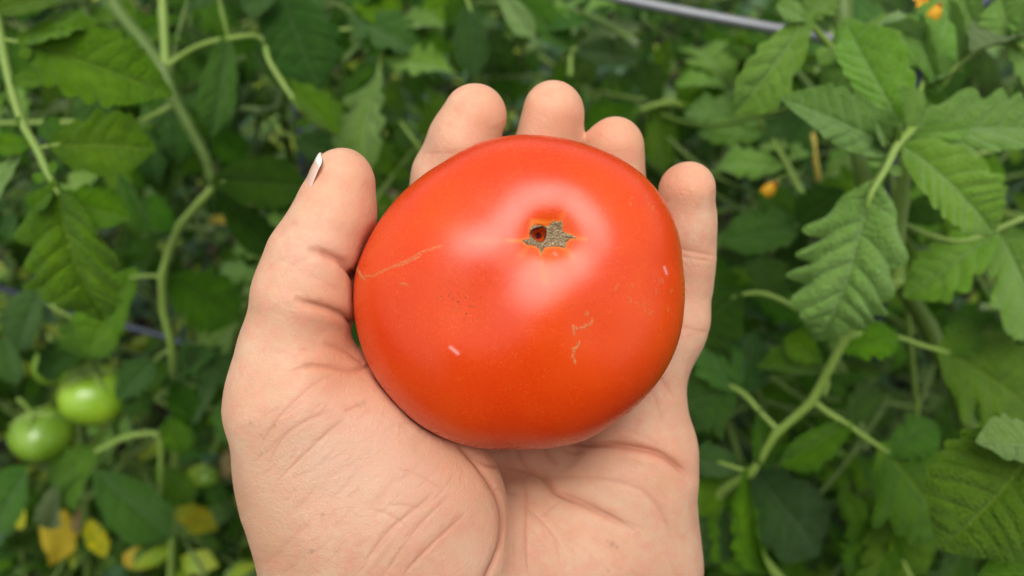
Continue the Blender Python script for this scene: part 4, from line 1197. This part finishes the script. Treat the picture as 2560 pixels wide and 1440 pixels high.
put(3, [(2010,540,.52,8),(1990,565,.52,8)], [(1990,562,1795,605,112,.52,.52,0,'b','broad',{'fold':.15}),(1995,565,1900,470,90,.54,.55,0,'d','ovate'),(2000,570,1960,690,90,.54,.55,0,'d','ovate'),(2100,480,1990,555,100,.5,.51,0,'d','ovate')])

# ================================================================ fruit, flowers, wires
def green_mat(f):
    k = NT('unripe tomato skin'); co = k.coord()
    base = k.ramp(k.noise(30, 3, .5, co), [(.3, (.17*f**1.15, .32*f, .010)), (.55, (.23*f**1.15, .40*f, .016)), (.8, (.31*f**1.15, .48*f, .03))])
    k.bsdf(base, .34, k.bump(k.noise(300, 2, .5, co), .0002, .3), Subsurface_Weight=.35, Subsurface_Radius=(.6, 1, .2), Subsurface_Scale=.008, **{'Coat_Weight': .3, 'Coat_Roughness': .2})
    return k.m
GM = {}
def green_tomato(u, v, d, rpx, axis, label, f=.7):
    R_ = rpx * KPX * d
    n, m = 40, 24; P = []
    for j in range(m + 1):
        ph = math.pi * j / m
        for i in range(n):
            a = 2 * math.pi * i / n
            r = R_ * (1 + .03 * math.cos(4 * a) * math.sin(ph)) * math.sin(ph)
            z = R_ * .86 * math.cos(ph) - R_ * .22 * math.exp(-(ph / .35) ** 2)
            P.append((r * math.cos(a), r * math.sin(a), z))
    idx = np.arange((m + 1) * n).reshape(m + 1, n)
    a, b = idx[:-1], idx[1:]
    Fq = np.stack([a, b, np.roll(b, -1, 1), np.roll(a, -1, 1)], -1).reshape(-1, 4)
    me = mesh_np('green_tomato', P, Fq)
    o = link('green_tomato', me, GM.setdefault(f, green_mat(f))); o.location = at(u, v, d)
    o.rotation_euler = Vector(axis).to_track_quat('Z', 'Y').to_euler()
    tag(o, label, 'green tomato')
    c = MB()
    for i in range(5):
        a = 2 * math.pi * i / 5 + .3
        pts = [(R_ * t * math.cos(a), R_ * t * math.sin(a), R_ * (.72 + .25 * t - .40 * t * t)) for t in (0.02, .25, .5, .8)]
        for w_ in (1, ):
            c.tube(pts, [R_ * .09, R_ * .10, R_ * .07, R_ * .01], 6)
    c.tube([(0, 0, R_ * .68), (R_ * .05, 0, R_ * 1.0), (R_ * .2, R_ * .1, R_ * 1.5)], [R_ * .07] * 3, 8)
    link('calyx', c.mesh('calyx'), M_STEM, o)
green_tomato(236, 985, .64, 84, (.2, .35, .9), 'pale yellow-green unripe tomato hanging left of the wrist, the brightest of the cluster', 1.0)
green_tomato(106, 1085, .67, 76, (-.1, .4, .9), 'darker green unripe tomato lowest of the cluster at lower left')
green_tomato(140, 915, .70, 56, (.1, .5, .8), 'small shaded green tomato above and behind the pale one')  # shade on this fruit is put into its darker skin colour
green_tomato(520, 1192, .80, 28, (.1, .5, .8), 'tiny green tomato low down beside the hand edge')

ym = NT('yellow petal'); ym.bsdf(ym.mix(ym.noise(90, 2, .5, ym.coord()), (.85, .52, .02), (.80, .32, .01)), .5, None, Subsurface_Weight=.2, Subsurface_Radius=(1, .6, .1), Subsurface_Scale=.002)
om = NT('orange anthers'); om.bsdf((.72, .20, .012), .5)
def flower(u, v, d, size, axis, label, spread=.5):
    o = bpy.data.objects.new('tomato_flower', None); COL.objects.link(o); o.location = at(u, v, d)
    o.rotation_euler = Vector(axis).to_track_quat('Z', 'Y').to_euler(); tag(o, label, 'flower', 'tomato flowers')
    for i in range(5):
        me = leaf_mesh('petal', i, 'slim', m=3, nv=10, deep=0, fold=.3, arch=-.3, curl=0, puck=0)
        q = link('petal', me, ym.m, o)
        a = 2 * math.pi * i / 5
        dr = Vector((math.cos(a) * spread, math.sin(a) * spread, 1 - spread * .6))
        q.matrix_local = frame_mat((0, 0, 0), dr.normalized() * size, (-math.cos(a), -math.sin(a), .6), size * .45)
    c = MB(); c.tube([(0, 0, 0), (0, 0, size * .4), (0, 0, size * .85)], [size * .14, size * .15, size * .04], 8)
    link('anther_cone', c.mesh('anther_cone'), om.m, o)
    c = MB(); c.tube([(0, 0, 0), (0, 0, -size * .5), (size * .6, 0, -size * 1.2)], [size * .1, size * .07, size * .06], 6)
    link('flower_stalk', c.mesh('flower_stalk'), M_STEM, o)
flower(1942, 455, .50, .012, (-.35, .1, -.9), 'orange-yellow tomato flower closing up, right of the little fingertip', .3)
flower(2352, 8, .42, .009, (-.15, .0, -1), 'yellow flower with orange centre hanging at the top right', .35)
flower(2312, -4, .43, .006, (-.7, -.2, .4), 'small bright yellow flower cut by the top frame edge at right', .9)

def metal(name, col, rough, met):
    k = NT(name); co = k.coord()
    k.bsdf(k.mix(k.noise(120, 4, .6, co), col, tuple(c * .7 for c in col)), rough, k.bump(k.noise(500, 3, .6, co), .0002, .4), Metallic=met)
    return k.m
GALV = metal('galvanised steel', (.27, .28, .30), .5, .6)
DULL = metal('dull bluish wire', (.06, .075, .11), .55, .4)
def wire(name, pts, r, mat, label, cat):
    m = MB(); sm = catmull([tuple(at(*p)) for p in pts], 8); org = sm[0].copy()
    m.tube([p - org for p in sm], r, 12)
    o = link(name, m.mesh(name), mat); o.location = org
    tag(o, label, cat)
wire('support_rod', [(900,-150,.56),(1540,-6,.54),(1832,52,.53),(2030,88,.53),(2090,99,.53)], .0034, GALV, 'grey galvanised rod slanting through the leaves at the top right', 'rod')
wire('support_wire', [(725,-100,.72),(732,180,.72),(740,330,.72),(760,520,.74),(780,1500,1.25)], .0027, DULL, 'dark bluish upright wire behind the leaves above the thumb', 'wire')
wire('support_wire', [(-100,690,.74),(290,808,.72),(400,838,.72),(500,870,.72),(900,980,.74)], .0030, DULL, 'bluish wire slanting above the green tomatoes at left', 'wire')
wire('support_wire', [(2560,-80,.47),(2360,90,.47),(2325,135,.47),(2300,190,.48),(2240,330,.49),(2190,900,.56)], .0032, DULL, 'dark wire running down behind the sage-green leaves at top right', 'wire')
wire('drip_hose', [(-600,1400,1.25),(300,1420,1.22),(480,1350,1.20),(660,1345,1.20),(1000,1350,1.2),(1900,1500,1.2)], .0055, DULL, 'black drip hose lying on the soil left of the wrist', 'hose')

# dry yellow stalk and stray leaves
dm = NT('dry yellow stalk'); dm.bsdf((.50, .40, .07), .7)
m = MB(); sm = catmull([(*at(2030,320,.60),), (*at(2036,385,.60),), (*at(2046,450,.61),)], 6); org = sm[0].copy(); m.tube([p - org for p in sm], [.001, .0018, .0022] + [.0022] * (len(sm) - 3), 8)
o = link('dry_stalk', m.mesh('dry_stalk'), dm.m); o.location = org; tag(o, 'short dry yellow stalk among dark leaves left of the sage-green plant', 'stalk')

# ================================================================ ground
gk = NT('dark crumbly soil'); co = gk.coord()
gc = gk.ramp(gk.noise(14, 6, .65, co), [(.3, (.012, .007, .004)), (.55, (.030, .018, .011)), (.8, (.065, .042, .027))])
gk.bsdf(gc, .95, gk.bump(gk.noise(60, 6, .7, co), .012, .9))
N = 150
gx = np.sign(np.linspace(-1, 1, N)) * np.abs(np.linspace(-1, 1, N)) ** 3 * 60
gy = np.sign(np.linspace(-1, 1, N)) * np.abs(np.linspace(-1, 1, N)) ** 3 * 60 + .7
GX, GY = np.meshgrid(gx, gy)
GZ = .012 * np.sin(GX * 9 + 1) * np.cos(GY * 7) + .008 * np.sin(GX * 23 + GY * 17) + RNG.normal(0, .003, GX.shape)
idx = np.arange(N * N).reshape(N, N)
q = np.stack([idx[:-1, :-1], idx[:-1, 1:], idx[1:, 1:], idx[1:, :-1]], -1).reshape(-1, 4)
g = link('ground', mesh_np('ground', np.stack([GX, GY, GZ - .02], -1).reshape(-1, 3), q), gk.m); g['kind'] = 'structure'; g['label'] = 'dark soil under the tomato plants'

def scatter(name, mats, count, x0, x1, y0, y1, smin_, smax_, zmax, seed, label, kinds=('ovate', 'slim', 'broad'), flat=.5):
    r = np.random.default_rng(seed)
    src = []
    for i, kd in enumerate(kinds):
        me = leaf_mesh('t', seed + i, kd, m=2, nv=7, teeth=3, deep=.3, fold=.3, arch=.4, curl=.3, twist=.9, puck=0)
        v = np.array([w.co for w in me.vertices]); f = np.array([tuple(p.vertices) for p in me.polygons]); bpy.data.meshes.remove(me); src.append((v, f))
    for mi, (mk, share) in enumerate(mats):
        Vs, Fs, n_ = [], [], 0
        for _ in range(int(count * share)):
            v, f = src[r.integers(len(src))]
            sc = r.uniform(smin_, smax_)
            az = r.uniform(0, 6.283)
            nrm = Vector((r.normal(0, flat), r.normal(0, flat), 1)).normalized()
            Mx = frame_mat((0, 0, 0), (math.cos(az) * sc, math.sin(az) * sc, r.normal(0, .35) * sc), nrm, sc * r.uniform(.35, .8))
            A = np.array(Mx.to_3x3())
            p = np.array([r.uniform(x0, x1), r.uniform(y0, y1), r.uniform(0, zmax) ** 1.0])
            Vs.append(v @ A.T + p); Fs.append(f + n_); n_ += len(v)
        if not Vs: continue
        me = mesh_np(name, np.concatenate(Vs), np.concatenate(Fs), None)
        o = link(name, me, M_SC[mk]); o['kind'] = 'stuff'; o['label'] = label[mi]
def simple(name, a, b, rough=.7, tr=.15):
    k = NT(name); co = k.coord(); c = k.mix(k.ramp(k.noise(25, 3, .6, co), [(.4, 0), (.6, 1)]), a, b)
    p = k.bsdf(c, rough, None, link_out=False); t = k.n('ShaderNodeBsdfTranslucent'); k.set(t, 'Color', c)
    mx = k.n('ShaderNodeMixShader', {0: tr}); k.t.links.new(p.outputs[0], mx.inputs[1]); k.t.links.new(t.outputs[0], mx.inputs[2]); k.t.links.new(mx.outputs[0], k.out.inputs[0])
    return k.m
M_SC = {'w': simple('dry litter', (.05, .026, .016), (.13, .075, .045)), 't': simple('pale straw litter', (.24, .18, .10), (.40, .33, .20)), 'g': simple('weed leaf', (.05, .13, .015), (.12, .22, .025), .5, .25),
        'l': simple('lime weed leaf', (.20, .32, .015), (.32, .40, .025), .5, .3), 'y': simple('yellowed leaf', (.50, .38, .02), (.62, .46, .03), .6, .3), 'd': simple('deep green weed leaf', (.02, .07, .02), (.04, .11, .03), .5, .2)}
scatter('dry_leaf_litter', [('w', .8), ('t', .2)], 2000, -1.6, 1.6, .05, 2.8, .025, .05, .04, 31, ['brown withered leaf litter covering the soil', 'pale straw-coloured bits in the litter'])
scatter('ground_weeds', [('g', .42), ('l', .22), ('d', .36)], 3600, -1.6, 1.6, .05, 2.8, .025, .06, .26, 41, ['small green weed leaves close to the soil', 'lime-green seedling leaves close to the soil', 'dark green low weed leaves'])

scatter('undergrowth', [('g', .36), ('l', .42), ('d', .18), ('y', .035)], 1500, -.95, -.12, .25, .95, .025, .05, .5, 47, ['green sprigs of undergrowth left of the wrist', 'lime sprigs of undergrowth left of the wrist', 'dark sprigs of undergrowth left of the wrist', 'yellow sprigs of undergrowth left of the wrist'], flat=.8)

scatter('low_foliage', [('d', .5), ('g', .4), ('l', .1)], 5200, -1.7, 1.8, .75, 2.5, .03, .065, .5, 61, ['dark green mass of small leaves behind the plants', 'mid green mass of small leaves behind the plants', 'lime leaf tips in the mass behind the plants'], flat=.6)
scatter('low_foliage', [('d', .5), ('g', .5)], 1300, .12, 1.2, .2, .8, .03, .06, .42, 67, ['dark green mass of small leaves right of the hand', 'mid green mass of small leaves right of the hand'], flat=.6)

def fallen(u, v, d, u2, v2, w, mk, label, kind='ovate', **kw):
    me = leaf_mesh('fallen_leaf', int(u + v), kind, m=6, nv=20, **kw)
    B, T = at(u, v, d), at(u2, v2, d)
    M = frame_mat((0, 0, 0), T - B, SKYN, w * KPX * d)
    o = link('fallen_leaf', me, M_LEAF[mk]); o.matrix_local = Matrix.Translation(B) @ M
    tag(o, label, 'leaf', 'discoloured leaves near the ground')
fallen(262, 1385, .78, 222, 1295, 50, 'y', 'bright yellow leaf low in the bottom left corner', 'broad')
fallen(60, 1275, .78, 48, 1325, 30, 'y', 'small yellow leaf by the left frame edge near the bottom')
fallen(165, 1190, .76, 125, 1325, 62, 'p', 'pale dried curled leaf hanging at the lower left', 'slim', fold=.6, twist=1.2)
fallen(432, 1262, .78, 545, 1325, 62, 'y', 'half green half yellow leaf with a brown edge left of the hand', 'ovate', arch=.5)
fallen(560, 1190, .80, 600, 1120, 50, 'w', 'light tan withered leaf touching the hand outline')
fallen(200, 1270, .79, 190, 1335, 26, 'w', 'narrow whitish dried leaf beside the yellow leaf', 'slim')
